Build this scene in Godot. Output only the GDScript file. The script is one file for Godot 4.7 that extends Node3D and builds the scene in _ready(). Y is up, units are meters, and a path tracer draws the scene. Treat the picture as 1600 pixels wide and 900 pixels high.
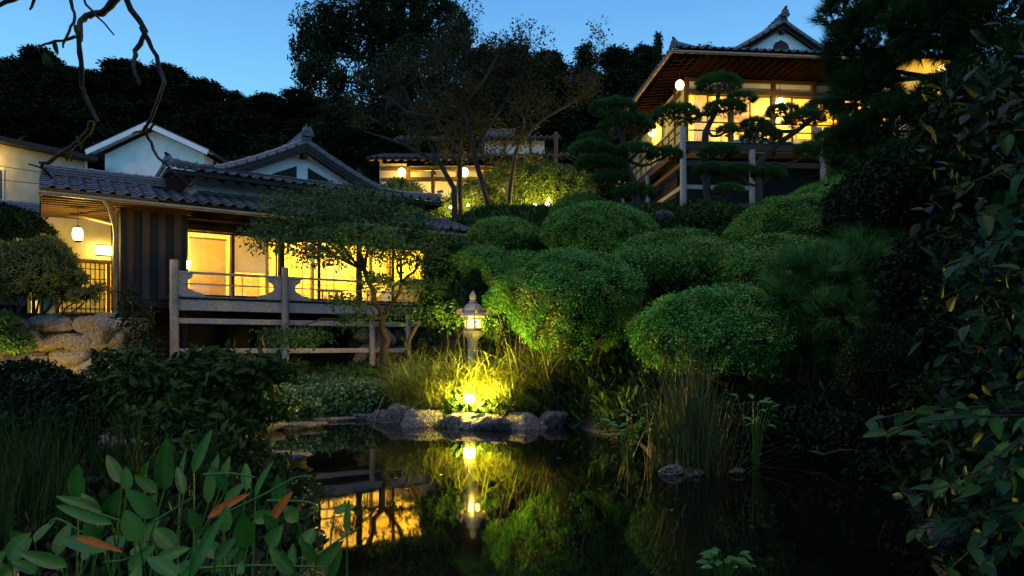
extends Node3D
# A Japanese inn at dusk: tile-roofed houses stepped up a wooded hillside round a dark garden pond.

var taken := {}
var mats := {}
var rand := RandomNumberGenerator.new()
var lumpy := FastNoiseLite.new()


# ---------------------------------------------------------------- shapes
class Shape:
	var v := PackedVector3Array()
	var n := PackedVector3Array()
	var c := PackedColorArray()
	var idx := PackedInt32Array()
	var tint := Color.WHITE
	var frame := Transform3D()

	func corner(p: Vector3, normal: Vector3) -> int:
		v.append(frame * p)
		n.append((frame.basis * normal).normalized())
		c.append(tint)
		return v.size() - 1

	func tri(p: Vector3, q: Vector3, r: Vector3) -> void:
		var normal := (q - p).cross(r - p).normalized()
		var k := corner(p, normal)
		corner(q, normal)
		corner(r, normal)
		idx.append_array([k, k + 2, k + 1])

	func quad(p: Vector3, q: Vector3, r: Vector3, s: Vector3) -> void:
		tri(p, q, r)
		tri(p, r, s)

	func quad_from(middle: Vector3, p: Vector3, q: Vector3, r: Vector3, s: Vector3) -> void:
		var normal := (q - p).cross(s - p)
		if normal.dot((p + q + r + s) / 4.0 - middle) < 0.0:
			quad(p, s, r, q)
		else:
			quad(p, q, r, s)

	# a box with chamfered edges
	func box(at: Vector3, size: Vector3, turn := Basis(), bevel := 0.012) -> void:
		var h := size / 2.0
		var b := minf(bevel, minf(h.x, minf(h.y, h.z)) * 0.45)
		var spot := func(x: float, y: float, z: float, face: int) -> Vector3:
			var p := Vector3(x * h.x, y * h.y, z * h.z)
			for a in 3:
				if a != face:
					p[a] -= signf(p[a]) * b
			return at + turn * p
		for face in 3:
			var u := (face + 1) % 3
			var w := (face + 2) % 3
			for s in [-1.0, 1.0]:
				var got: Array[Vector3] = []
				for k in [[-1.0, -1.0], [1.0, -1.0], [1.0, 1.0], [-1.0, 1.0]]:
					var d := Vector3.ZERO
					d[face] = s
					d[u] = k[0]
					d[w] = k[1]
					got.append(spot.call(d.x, d.y, d.z, face))
				quad_from(at, got[0], got[1], got[2], got[3])
			if b > 0.0:
				for s in [-1.0, 1.0]:
					for t in [-1.0, 1.0]:
						var d0 := Vector3.ZERO
						d0[u] = s
						d0[w] = t
						d0[face] = -1.0
						var d1 := d0
						d1[face] = 1.0
						quad_from(at, spot.call(d0.x, d0.y, d0.z, u), spot.call(d1.x, d1.y, d1.z, u), spot.call(d1.x, d1.y, d1.z, w), spot.call(d0.x, d0.y, d0.z, w))
		if b > 0.0:
			for x in [-1.0, 1.0]:
				for y in [-1.0, 1.0]:
					for z in [-1.0, 1.0]:
						var p: Vector3 = spot.call(x, y, z, 0)
						var q: Vector3 = spot.call(x, y, z, 1)
						var r: Vector3 = spot.call(x, y, z, 2)
						if (q - p).cross(r - p).dot(p - at) < 0.0:
							tri(p, r, q)
						else:
							tri(p, q, r)

	# a squared bar from p to q
	func bar(p: Vector3, q: Vector3, width: float, height: float, bevel := 0.008) -> void:
		var along := (q - p).normalized()
		var side := along.cross(Vector3.UP)
		side = Vector3.RIGHT if side.length() < 0.001 else side.normalized()
		box((p + q) / 2.0, Vector3(width, height, p.distance_to(q)), Basis(side, along.cross(side) * -1.0, along), bevel)

	func tube(pts: Array, radii: Array, sides := 6, capped := true) -> void:
		var rings := []
		var side := Vector3.ZERO
		for k in pts.size():
			var a: Vector3 = pts[maxi(k - 1, 0)]
			var b: Vector3 = pts[mini(k + 1, pts.size() - 1)]
			var along := (b - a).normalized()
			if k == 0:
				side = along.cross(Vector3.FORWARD if absf(along.y) > 0.8 else Vector3.UP).normalized()
			side = (side - along * side.dot(along)).normalized()
			var up := along.cross(side)
			var ring := []
			for j in sides:
				var t := TAU * j / sides
				var out := side * cos(t) + up * sin(t)
				ring.append(corner(pts[k] + out * float(radii[k]), out))
			rings.append(ring)
		for k in pts.size() - 1:
			for j in sides:
				var j2 := (j + 1) % sides
				idx.append_array([rings[k][j], rings[k + 1][j2], rings[k][j2], rings[k][j], rings[k + 1][j], rings[k + 1][j2]])
		if capped:
			for e in [0, pts.size() - 1]:
				var along: Vector3 = (pts[1] - pts[0] if e == 0 else pts[e - 1] - pts[e])
				var first := corner(pts[e], -along)
				var start := v.size()
				for j in sides:
					v.append(v[rings[e][j]])
					n.append((frame.basis * -along).normalized())
					c.append(tint)
				for j in sides:
					idx.append_array([first, start + j, start + (j + 1) % sides])

	# profile: points (radius, height) from the bottom up
	func lathe(profile: Array, sides := 16, at := Vector3.ZERO, phase := 0.0) -> void:
		for k in profile.size() - 1:
			var a: Vector2 = profile[k]
			var b: Vector2 = profile[k + 1]
			var slope := Vector2(b.y - a.y, a.x - b.x).normalized()
			var lo := []
			var hi := []
			for j in sides + 1:
				var t := TAU * j / sides + phase
				var round_ := Vector3(cos(t), 0, sin(t))
				var normal := round_ * slope.x + Vector3.UP * slope.y
				lo.append(corner(at + round_ * a.x + Vector3.UP * a.y, normal))
				hi.append(corner(at + round_ * b.x + Vector3.UP * b.y, normal))
			for j in sides:
				idx.append_array([lo[j], lo[j + 1], hi[j + 1], lo[j], hi[j + 1], hi[j]])

	# an outline in the xy plane, thick along z
	func prism(outline: PackedVector2Array, z0: float, z1: float) -> void:
		var o := outline
		if Geometry2D.is_polygon_clockwise(o):
			o = o.duplicate()
			o.reverse()
		var cut := Geometry2D.triangulate_polygon(o)
		for k in range(0, cut.size(), 3):
			var p := o[cut[k]]
			var q := o[cut[k + 1]]
			var r := o[cut[k + 2]]
			if (q - p).cross(r - p) < 0.0:
				var swap := q
				q = r
				r = swap
			tri(Vector3(p.x, p.y, z1), Vector3(q.x, q.y, z1), Vector3(r.x, r.y, z1))
			tri(Vector3(p.x, p.y, z0), Vector3(r.x, r.y, z0), Vector3(q.x, q.y, z0))
		for k in o.size():
			var p := o[k]
			var q := o[(k + 1) % o.size()]
			quad(Vector3(p.x, p.y, z0), Vector3(q.x, q.y, z0), Vector3(q.x, q.y, z1), Vector3(p.x, p.y, z1))

	# a smooth sheet: f(i, j) gives its points
	func sheet(nu: int, nv: int, f: Callable) -> void:
		var pts: Array[Vector3] = []
		for i in nu + 1:
			for j in nv + 1:
				pts.append(f.call(i, j))
		var first := v.size()
		for i in nu + 1:
			for j in nv + 1:
				var du := pts[mini(i + 1, nu) * (nv + 1) + j] - pts[maxi(i - 1, 0) * (nv + 1) + j]
				var dv := pts[i * (nv + 1) + mini(j + 1, nv)] - pts[i * (nv + 1) + maxi(j - 1, 0)]
				corner(pts[i * (nv + 1) + j], du.cross(dv).normalized())
		for i in nu:
			for j in nv:
				var k := first + i * (nv + 1) + j
				idx.append_array([k, k + nv + 2, k + nv + 1, k, k + 1, k + nv + 2])

	func ball(at: Vector3, r: Vector3, rings := 8, sides := 12, wobble: Variant = null) -> void:
		sheet(sides, rings, func(i: int, j: int) -> Vector3:
			var t := TAU * (i % sides) / sides
			var p := PI * (j / float(rings) - 0.5)
			var d := Vector3(cos(t) * cos(p), sin(p), -sin(t) * cos(p))
			return at + d * r * float(wobble.call(d) if wobble != null else 1.0))

	func mesh() -> ArrayMesh:
		var a := []
		a.resize(Mesh.ARRAY_MAX)
		a[Mesh.ARRAY_VERTEX] = v
		a[Mesh.ARRAY_NORMAL] = n
		a[Mesh.ARRAY_COLOR] = c
		a[Mesh.ARRAY_INDEX] = idx
		var m := ArrayMesh.new()
		m.add_surface_from_arrays(Mesh.PRIMITIVE_TRIANGLES, a)
		return m


# ---------------------------------------------------------------- things and parts
func numbered(called: String) -> String:
	taken[called] = taken.get(called, -1) + 1
	return called if taken[called] == 0 else "%s_%03d" % [called, taken[called]]


func tag(o: Node3D, label: String, category := "", group := "", kind := "") -> Node3D:
	if label: o.set_meta("label", label)
	if category: o.set_meta("category", category)
	if group: o.set_meta("group", group)
	if kind: o.set_meta("kind", kind)
	return o


func thing(called: String, label: String, category: String, at := Vector3.ZERO, turn := 0.0, group := "") -> Node3D:
	var o := Node3D.new()
	o.name = numbered(called)
	add_child(o)
	o.position = at
	o.rotation.y = turn
	return tag(o, label, category, group)


func whole(called: String, mesh: Mesh, m: Material, label: String, category: String, at := Vector3.ZERO, turn := 0.0, group := "") -> MeshInstance3D:
	var o := MeshInstance3D.new()
	o.name = numbered(called)
	o.mesh = mesh
	o.material_override = m
	add_child(o)
	o.position = at
	o.rotation.y = turn
	tag(o, label, category, group)
	return o


func part(called: String, s: Variant, m: Material, parent: Node3D, place := Transform3D()) -> MeshInstance3D:
	var o := MeshInstance3D.new()
	o.name = called
	o.mesh = s.mesh() if s is Shape else s
	o.material_override = m
	o.transform = place
	parent.add_child(o, true)
	return o


func boxed(called: String, at: Vector3, size: Vector3, m: Material, parent: Node3D, bevel := 0.012) -> MeshInstance3D:
	var s := Shape.new()
	s.box(at, size, Basis(), bevel)
	return part(called, s, m, parent)


func barred(called: String, p: Vector3, q: Vector3, w: float, h: float, m: Material, parent: Node3D) -> MeshInstance3D:
	var s := Shape.new()
	s.bar(p, q, w, h)
	return part(called, s, m, parent)


func mass(called: String, mesh: Mesh, m: Material, places: Array, tints: Array, parent: Node3D) -> MultiMeshInstance3D:
	var mm := MultiMesh.new()
	mm.transform_format = MultiMesh.TRANSFORM_3D
	mm.use_colors = true
	mm.mesh = mesh
	mm.instance_count = places.size()
	for k in places.size():
		mm.set_instance_transform(k, places[k])
		mm.set_instance_color(k, tints[k])
	var o := MultiMeshInstance3D.new()
	o.name = called
	o.multimesh = mm
	o.material_override = m
	o.set_meta("kind", "stuff")
	parent.add_child(o, true)
	return o


func bulb(at: Vector3, energy: float, warm: Color, parent: Node3D, size := 0.06) -> void:
	var l := OmniLight3D.new()
	l.name = "light"
	l.position = at
	l.light_color = warm.linear_to_srgb()
	l.light_energy = energy
	l.light_size = size
	l.omni_range = 40.0
	l.omni_attenuation = 2.0
	l.shadow_enabled = true
	parent.add_child(l, true)


# ---------------------------------------------------------------- materials (colours are given linear)
func noise_map(freq: float, low: Color, high: Color, seed_: int, octaves := 5, normal := false, kind := FastNoiseLite.TYPE_SIMPLEX_SMOOTH) -> NoiseTexture2D:
	var t := NoiseTexture2D.new()
	t.width = 512
	t.height = 512
	t.seamless = true
	t.noise = FastNoiseLite.new()
	t.noise.noise_type = kind
	t.noise.frequency = freq
	t.noise.fractal_octaves = octaves
	t.noise.seed = seed_
	if normal:
		t.as_normal_map = true
		t.bump_strength = 6.0
	else:
		t.color_ramp = Gradient.new()
		t.color_ramp.offsets = PackedFloat32Array([0.2, 0.8])
		t.color_ramp.colors = PackedColorArray([low.linear_to_srgb(), high.linear_to_srgb()])
	return t


func plain(called: String, albedo: Color, rough := 0.7, spec := 0.5) -> StandardMaterial3D:
	var m := StandardMaterial3D.new()
	m.resource_name = called
	m.albedo_color = albedo.linear_to_srgb()
	m.roughness = rough
	m.metallic_specular = spec
	mats[called] = m
	return m


# mottled by a noise map, laid in the object's own axes; scale stretches the grain
func grainy(called: String, low: Color, high: Color, scale_: Vector3, rough := 0.75, freq := 0.02, relief := 0.0, seed_ := 1) -> StandardMaterial3D:
	var m := plain(called, Color.WHITE, rough)
	m.albedo_texture = noise_map(freq, low, high, seed_)
	m.uv1_triplanar = true
	m.uv1_scale = scale_
	m.vertex_color_use_as_albedo = true
	if relief > 0.0:
		m.heightmap_enabled = true
		m.heightmap_scale = relief
		m.heightmap_texture = noise_map(freq * 2.0, Color.BLACK, Color.WHITE, seed_ + 7)
	return m


func leafy(called: String, albedo: Color, rough := 0.55, through := 0.25, spec := 0.4) -> StandardMaterial3D:
	var m := plain(called, albedo, rough, spec)
	m.vertex_color_use_as_albedo = true
	m.cull_mode = BaseMaterial3D.CULL_DISABLED
	if through > 0.0:
		m.backlight_enabled = true
		m.backlight = Color(through, through, through).linear_to_srgb()
	return m


func glowing(called: String, color: Color, strength: float) -> StandardMaterial3D:
	var m := plain(called, Color(0.8, 0.7, 0.5), 0.6)
	m.emission_enabled = true
	m.emission = color.linear_to_srgb()
	m.emission_energy_multiplier = strength
	return m


func pane(called: String, alpha := 0.06) -> StandardMaterial3D:
	var m := plain(called, Color(0.9, 0.95, 0.95), 0.03)
	m.albedo_color.a = alpha
	m.transparency = BaseMaterial3D.TRANSPARENCY_ALPHA
	m.cull_mode = BaseMaterial3D.CULL_DISABLED
	return m


func make_materials() -> void:
	grainy("old_wood", Color(0.10, 0.085, 0.07), Color(0.30, 0.25, 0.20), Vector3(0.5, 4.0, 4.0), 0.8, 0.02, 0.4, 3)
	grainy("pale_wood", Color(0.32, 0.25, 0.20), Color(0.60, 0.48, 0.40), Vector3(0.7, 3.0, 3.0), 0.75, 0.02, 0.3, 4)
	grainy("post_wood", Color(0.24, 0.18, 0.13), Color(0.50, 0.40, 0.31), Vector3(4.0, 0.6, 4.0), 0.75, 0.02, 0.3, 5)
	grainy("dark_wood", Color(0.006, 0.004, 0.003), Color(0.026, 0.016, 0.010), Vector3(3.0, 0.7, 3.0), 0.7, 0.03, 0.3, 6)
	grainy("brown_wood", Color(0.045, 0.022, 0.010), Color(0.13, 0.062, 0.028), Vector3(2.5, 2.5, 2.5), 0.7, 0.02, 0.2, 7)
	grainy("grey_wood", Color(0.16, 0.16, 0.16), Color(0.40, 0.41, 0.41), Vector3(3.0, 0.6, 3.0), 0.85, 0.03, 0.4, 8)
	grainy("soffit_wood", Color(0.13, 0.075, 0.032), Color(0.30, 0.18, 0.085), Vector3(3.0, 3.0, 0.6), 0.7, 0.02, 0.2, 9)
	grainy("roof_tile", Color(0.034, 0.038, 0.045), Color(0.125, 0.135, 0.150), Vector3(1.6, 1.6, 1.6), 0.38, 0.02, 0.25, 10)
	grainy("plaster", Color(0.74, 0.70, 0.70), Color(0.83, 0.79, 0.79), Vector3(0.35, 0.25, 0.35), 0.9, 0.01, 0.15, 11)
	grainy("eave_wood", Color(0.007, 0.003, 0.0015), Color(0.032, 0.013, 0.005), Vector3(2.5, 2.5, 2.5), 0.6, 0.02, 0.2, 27)
	mats.eave_wood.metallic_specular = 0.12
	mats.eave_wood.roughness = 0.95
	grainy("cream_wall", Color(0.36, 0.31, 0.23), Color(0.45, 0.40, 0.31), Vector3(0.3, 0.22, 0.3), 0.9, 0.01, 0.15, 12)
	grainy("warm_wall", Color(0.56, 0.46, 0.17), Color(0.74, 0.62, 0.24), Vector3(0.5, 0.5, 0.5), 0.9, 0.01, 0.0, 13)
	grainy("rock", Color(0.040, 0.042, 0.040), Color(0.20, 0.20, 0.19), Vector3(1.1, 1.1, 1.1), 0.9, 0.02, 4.0, 14)
	grainy("dark_rock", Color(0.018, 0.020, 0.018), Color(0.085, 0.09, 0.085), Vector3(1.5, 1.5, 1.5), 0.9, 0.02, 4.0, 15)
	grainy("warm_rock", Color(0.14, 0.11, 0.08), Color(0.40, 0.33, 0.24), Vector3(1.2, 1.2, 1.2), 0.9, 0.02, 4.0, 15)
	grainy("lantern_stone", Color(0.18, 0.175, 0.16), Color(0.44, 0.42, 0.40), Vector3(3.0, 3.0, 3.0), 0.9, 0.03, 0.8, 16)
	grainy("bark", Color(0.018, 0.013, 0.009), Color(0.075, 0.055, 0.04), Vector3(3.0, 1.0, 3.0), 0.9, 0.03, 1.0, 17)
	grainy("grey_bark", Color(0.05, 0.045, 0.035), Color(0.17, 0.15, 0.12), Vector3(3.0, 1.2, 3.0), 0.9, 0.03, 1.0, 18)
	grainy("soil", Color(0.006, 0.006, 0.003), Color(0.020, 0.020, 0.010), Vector3(0.5, 0.5, 0.5), 0.95, 0.03, 3.0, 19)
	grainy("copper_pipe", Color(0.16, 0.11, 0.06), Color(0.32, 0.23, 0.13), Vector3(2.0, 2.0, 2.0), 0.5, 0.02, 0.0, 20)
	grainy("paper", Color(0.62, 0.58, 0.38), Color(0.78, 0.74, 0.50), Vector3(3.0, 3.0, 3.0), 0.9, 0.04, 0.0, 21)
	mats.paper.backlight_enabled = true
	mats.paper.backlight = Color(0.5, 0.5, 0.5).linear_to_srgb()
	mats.paper.cull_mode = BaseMaterial3D.CULL_DISABLED
	grainy("reed_blind", Color(0.42, 0.34, 0.18), Color(0.72, 0.62, 0.36), Vector3(0.6, 14.0, 0.6), 0.9, 0.04, 0.3, 22)
	mats.reed_blind.backlight_enabled = true
	mats.reed_blind.backlight = Color(1.0, 1.0, 1.0).linear_to_srgb()
	plain("metal_dark", Color(0.03, 0.03, 0.03), 0.4)
	plain("metal_pale", Color(0.45, 0.45, 0.44), 0.5)
	plain("cable_black", Color(0.015, 0.015, 0.015), 0.6)
	pane("glass")
	var w := plain("pond_water", Color(0.0022, 0.0030, 0.0022), 0.03)
	w.metallic_specular = 0.40
	w.normal_enabled = true
	w.normal_texture = noise_map(0.006, Color.BLACK, Color.WHITE, 30, 3, true)
	w.normal_scale = 0.022
	w.uv1_triplanar = true
	w.uv1_scale = Vector3(0.22, 0.22, 0.22)
	# leaves: one material per kind of plant; each clump's own colour multiplies it
	leafy("azalea_leaf", Color(0.062, 0.230, 0.022), 0.6, 0.2)
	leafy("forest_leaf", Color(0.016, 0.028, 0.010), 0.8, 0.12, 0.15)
	leafy("maple_leaf", Color(0.025, 0.084, 0.015), 0.6, 0.4)
	leafy("thin_leaf", Color(0.020, 0.030, 0.008), 0.7, 0.3)
	leafy("brown_leaf", Color(0.105, 0.130, 0.030), 0.6, 0.3)
	leafy("hedge_leaf", Color(0.080, 0.140, 0.024), 0.6, 0.45)
	leafy("pine_needle", Color(0.055, 0.170, 0.028), 0.65, 0.1)
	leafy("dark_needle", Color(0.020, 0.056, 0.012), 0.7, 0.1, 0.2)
	leafy("shrub_leaf", Color(0.042, 0.100, 0.024), 0.6, 0.3, 0.22)
	leafy("cloud_needle", Color(0.034, 0.100, 0.020), 0.65, 0.1, 0.3)
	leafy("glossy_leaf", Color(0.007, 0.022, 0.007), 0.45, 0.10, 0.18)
	leafy("camellia_leaf", Color(0.018, 0.066, 0.014), 0.50, 0.15, 0.28)
	leafy("pickerel_leaf", Color(0.042, 0.150, 0.018), 0.45, 0.3, 0.35)
	leafy("tipped_leaf", Color(0.032, 0.064, 0.014), 0.6, 0.3, 0.18)
	leafy("cover_leaf", Color(0.050, 0.150, 0.045), 0.35, 0.2, 0.5)
	leafy("grass_blade", Color(0.185, 0.250, 0.040), 0.6, 0.5)
	leafy("reed_blade", Color(0.060, 0.105, 0.026), 0.6, 0.3)
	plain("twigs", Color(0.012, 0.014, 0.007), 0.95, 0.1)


# ---------------------------------------------------------------- leaves, clumps, rocks
# one leaf from the origin along +z, its face to +y
func add_leaf(s: Shape, at: Transform3D, length: float, width: float, bend := 0.15, steps := 2) -> void:
	var last_l := at * Vector3.ZERO
	var last_m := last_l
	var last_r := last_l
	for k in range(1, steps + 2):
		var t := k / float(steps + 1)
		var w := width * 0.5 * sin(PI * pow(t, 0.8)) if k <= steps else 0.0
		var y := -bend * length * t * t
		var l := at * Vector3(-w, y + w * 0.25, t * length)
		var m := at * Vector3(0, y, t * length)
		var r := at * Vector3(w, y + w * 0.25, t * length)
		if k == 1:
			s.tri(last_m, m, r)
			s.tri(last_m, l, m)
		elif k <= steps:
			s.quad(last_m, m, r, last_r)
			s.quad(last_l, l, m, last_m)
		else:
			s.tri(last_m, m, last_r)
			s.tri(last_l, m, last_m)
		last_l = l
		last_m = m
		last_r = r


func facing(up: Vector3, yaw: float) -> Basis:
	var y := up.normalized()
	var x := y.cross(Vector3.FORWARD if absf(y.z) < 0.9 else Vector3.RIGHT).normalized()
	return Basis(x, y, x.cross(y)).rotated(y, yaw)


# a small clump of leaves round the origin, growing to +y
func leaf_clump(count: int, radius: float, length: float, width: float, upright: float, seed_: int, steps := 1) -> ArrayMesh:
	var r := RandomNumberGenerator.new()
	r.seed = seed_
	var s := Shape.new()
	for k in count:
		var yaw := r.randf() * TAU
		var up := Vector3(r.randf_range(-1, 1), r.randf_range(0.2, 1.4) , r.randf_range(-1, 1)).normalized()
		var at := Vector3(r.randf_range(-1, 1), r.randf_range(-0.6, 0.6), r.randf_range(-1, 1)) * radius
		var out := Vector3(at.x, 0, at.z)
		var b := facing(up, yaw)
		b = Basis.looking_at(-(out.normalized() * (1.0 - upright) + Vector3.UP * (upright + r.randf_range(-0.3, 0.3)) + Vector3(r.randf_range(-.6, .6), 0, r.randf_range(-.6, .6))).normalized(), up) if k % 3 else b
		var l := r.randf_range(0.7, 1.2)
		var g := r.randf_range(0.7, 1.25)
		s.tint = Color(g * r.randf_range(0.9, 1.1), g, g * r.randf_range(0.85, 1.1))
		add_leaf(s, Transform3D(b, at), length * l, width * l, 0.15, steps)
	return s.mesh()


func needle_tuft(count: int, length: float, width: float, spread: float, seed_: int) -> ArrayMesh:
	var r := RandomNumberGenerator.new()
	r.seed = seed_
	var s := Shape.new()
	for k in count:
		var yaw := r.randf() * TAU
		var d := (Vector3(cos(yaw), 0, sin(yaw)) * r.randf_range(0.1, 1.0) * spread + Vector3.UP).normalized()
		var side := d.cross(Vector3(r.randf_range(-1, 1), r.randf_range(-1, 1), r.randf_range(-1, 1))).normalized() * width / 2.0
		var l := length * r.randf_range(0.7, 1.15)
		var g := r.randf_range(0.7, 1.3)
		s.tint = Color(g, g, g * 0.9)
		var from := Vector3(r.randf_range(-1, 1), r.randf_range(-1, 0), r.randf_range(-1, 1)) * length * 0.12
		s.tri(from - side, from + side, from + d * l)
	return s.mesh()


func grass_tuft(count: int, tall: float, width: float, lean: float, spread: float, seed_: int) -> ArrayMesh:
	var r := RandomNumberGenerator.new()
	r.seed = seed_
	var s := Shape.new()
	for k in count:
		var yaw := r.randf() * TAU
		var out := Vector3(cos(yaw), 0, sin(yaw))
		var side := Vector3(-sin(yaw), 0, cos(yaw))
		var from := Vector3(r.randf_range(-1, 1), 0, r.randf_range(-1, 1)) * spread
		var h := tall * r.randf_range(0.45, 1.1)
		var fall := lean * r.randf_range(0.2, 1.3)
		var g := r.randf_range(0.65, 1.2)
		s.tint = Color(g * r.randf_range(0.85, 1.35), g, g * r.randf_range(0.8, 1.0))
		var pl := from - side * width / 2.0
		var pr := from + side * width / 2.0
		var steps := 5
		for i in range(1, steps + 1):
			var t := i / float(steps)
			var p := from + Vector3.UP * h * (t - fall * 0.35 * t * t * t) + out * h * fall * t * t
			var w := width * (1.0 - t * t) / 2.0
			if i == steps:
				s.tri(pl, pr, p)
			else:
				s.quad(pl, pr, p + side * w, p - side * w)
				pl = p - side * w
				pr = p + side * w
	return s.mesh()


# clumps over the outside of ellipsoids [x, y, z, rx, ry(, rz)]; below cut (of the height) there are none
func cover(lumps: Array, per_m2: float, size: float, r: RandomNumberGenerator, base: Color, cut := -0.6, depth := 0.22, up := 0.45, fray := 0.0) -> Array:
	var places := []
	var tints := []
	for q in lumps.size():
		var a: Array = lumps[q]
		var mid := Vector3(a[0], a[1], a[2])
		var rad := Vector3(a[3], a[4], a[5] if a.size() > 5 else a[3])
		var area := 4.0 * PI * pow((pow(rad.x * rad.y, 1.6) + pow(rad.x * rad.z, 1.6) + pow(rad.y * rad.z, 1.6)) / 3.0, 0.625)
		for k in int(area * per_m2):
			var d := Vector3(r.randfn(), r.randfn(), r.randfn()).normalized()
			if d.y < cut:
				continue
			var bump := 1.0 + 0.16 * lumpy.get_noise_3dv((mid + d * rad) * 60.0 / maxf(0.35, rad.x))
			var p := mid + d * rad * bump * (1.0 - depth * r.randf() * r.randf() + fray * r.randf() * r.randf())
			var hidden := false
			for w in lumps.size():
				if w != q:
					var o: Array = lumps[w]
					var e := (p - Vector3(o[0], o[1], o[2])) / Vector3(o[3], o[4], o[5] if o.size() > 5 else o[3])
					if e.length_squared() < 0.55:
						hidden = true
						break
			if hidden:
				continue
			var normal := (d / rad).normalized()
			var b := facing(normal + Vector3.UP * up + Vector3(r.randfn(), r.randfn(), r.randfn()) * 0.35, r.randf() * TAU)
			places.append(Transform3D(b.scaled(Vector3.ONE * size * r.randf_range(0.7, 1.3)), p))
			var g := r.randf_range(0.75, 1.2) * (1.0 + 0.5 * lumpy.get_noise_3dv(p * 90.0))
			tints.append(Color(base.r * g * r.randf_range(0.88, 1.15), base.g * g, base.b * g * r.randf_range(0.85, 1.1)))
	return [places, tints]


func rock_shape(seed_: int, size: Vector3, flat := 0.0) -> ArrayMesh:
	var r := RandomNumberGenerator.new()
	r.seed = seed_
	var planes := []
	for k in 13:
		var d := Vector3(r.randfn(), r.randfn(), r.randfn()).normalized()
		planes.append([d, r.randf_range(0.72, 1.0)])
	planes.append([Vector3.UP, 0.8 - flat])
	var nz := FastNoiseLite.new()
	nz.seed = seed_
	nz.frequency = 1.3
	nz.fractal_octaves = 4
	var s := Shape.new()
	s.ball(Vector3.ZERO, size, 22, 32, func(d: Vector3) -> float:
		var total := 0.0
		for p in planes:
			var t: float = d.dot(p[0])
			if t > 0.05:
				total += pow(t / p[1], 14.0)
		return pow(total + 0.001, -1.0 / 14.0) * (1.0 + 0.15 * nz.get_noise_3dv(d * 1.9)))
	return s.mesh()


# ---------------------------------------------------------------- roofs
# an S-shaped clay tile: x across (0..pitch), z down the slope, y out of the roof
func tile_shape(pitch: float, length: float, seed_: int) -> ArrayMesh:
	var r := RandomNumberGenerator.new()
	r.seed = seed_
	var s := Shape.new()
	var g := r.randf_range(0.75, 1.25)
	s.tint = Color(g, g, g * r.randf_range(0.97, 1.06))
	var wave := func(i: int) -> float:
		var t := i / 8.0
		return 0.055 * pow(maxf(0.0, sin(PI * clampf((t - 0.55) / 0.45, 0.0, 1.0))), 0.8) - 0.022 * sin(PI * clampf(t / 0.55, 0.0, 1.0))
	var lift := r.randf_range(0.0, 0.006)
	s.sheet(8, 1, func(i: int, j: int) -> Vector3: return Vector3(i / 8.0 * pitch * 1.03, wave.call(i) + 0.012 + (0.03 + lift) * (1 - j), (1 - j) * length * 1.08))
	for i in 8:
		var a := Vector3(i / 8.0 * pitch * 1.03, wave.call(i) + 0.042 + lift, length * 1.08)
		var b := Vector3((i + 1) / 8.0 * pitch * 1.03, wave.call(i + 1) + 0.042 + lift, length * 1.08)
		s.quad(a - Vector3(0, 0.03, 0), b - Vector3(0, 0.03, 0), b, a)
	return s.mesh()


# rows of tiles on a slope: origin at the eave's x0 end, down = unit vector down the slope, inside(x, row) tells which are laid
func lay_tiles(roof: Node3D, x0: float, x1: float, eave: Vector3, down: Vector3, slope_len: float, single_rows: int, inside: Callable, pitch := 0.30, gauge := 0.27) -> void:
	var shapes := [tile_shape(pitch, gauge, 1), tile_shape(pitch, gauge, 2), tile_shape(pitch, gauge, 3), tile_shape(pitch, gauge, 4)]
	var out := down.cross(Vector3.RIGHT).normalized()
	if out.y < 0.0: out = -out
	var b := Basis(Vector3.RIGHT, out, Vector3.RIGHT.cross(out))
	var columns := int((x1 - x0) / pitch)
	var places := [[], [], [], []]
	for row in int(ceil(slope_len / gauge)):
		for k in columns:
			var x := x0 + k * pitch
			if not inside.call(x + pitch / 2.0, (row + 0.5) * gauge):
				continue
			var sag := 0.006 * sin(k * 1.7 + row * 2.3)
			var at := Vector3(x, eave.y, eave.z) - down * ((row + 1) * gauge) + out * sag
			var which := rand.randi() % 4
			var turned := b.rotated(out, rand.randf_range(-0.015, 0.015))
			if row < single_rows:
				part("tile", shapes[which], mats.roof_tile, roof, Transform3D(turned, at))
			else:
				places[which].append(Transform3D(turned, at))
	var s := Shape.new()
	for w in 4:
		var m: ArrayMesh = shapes[w]
		var arrays := m.surface_get_arrays(0)
		for t in places[w]:
			var first := s.v.size()
			for q in arrays[Mesh.ARRAY_VERTEX].size():
				s.tint = arrays[Mesh.ARRAY_COLOR][q]
				s.corner(t * arrays[Mesh.ARRAY_VERTEX][q], t.basis * arrays[Mesh.ARRAY_NORMAL][q])
			for q in arrays[Mesh.ARRAY_INDEX]:
				s.idx.append(first + q)
	if s.v.size():
		tag(part("tile_courses", s, mats.roof_tile, roof), "", "", "", "stuff")


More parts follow.
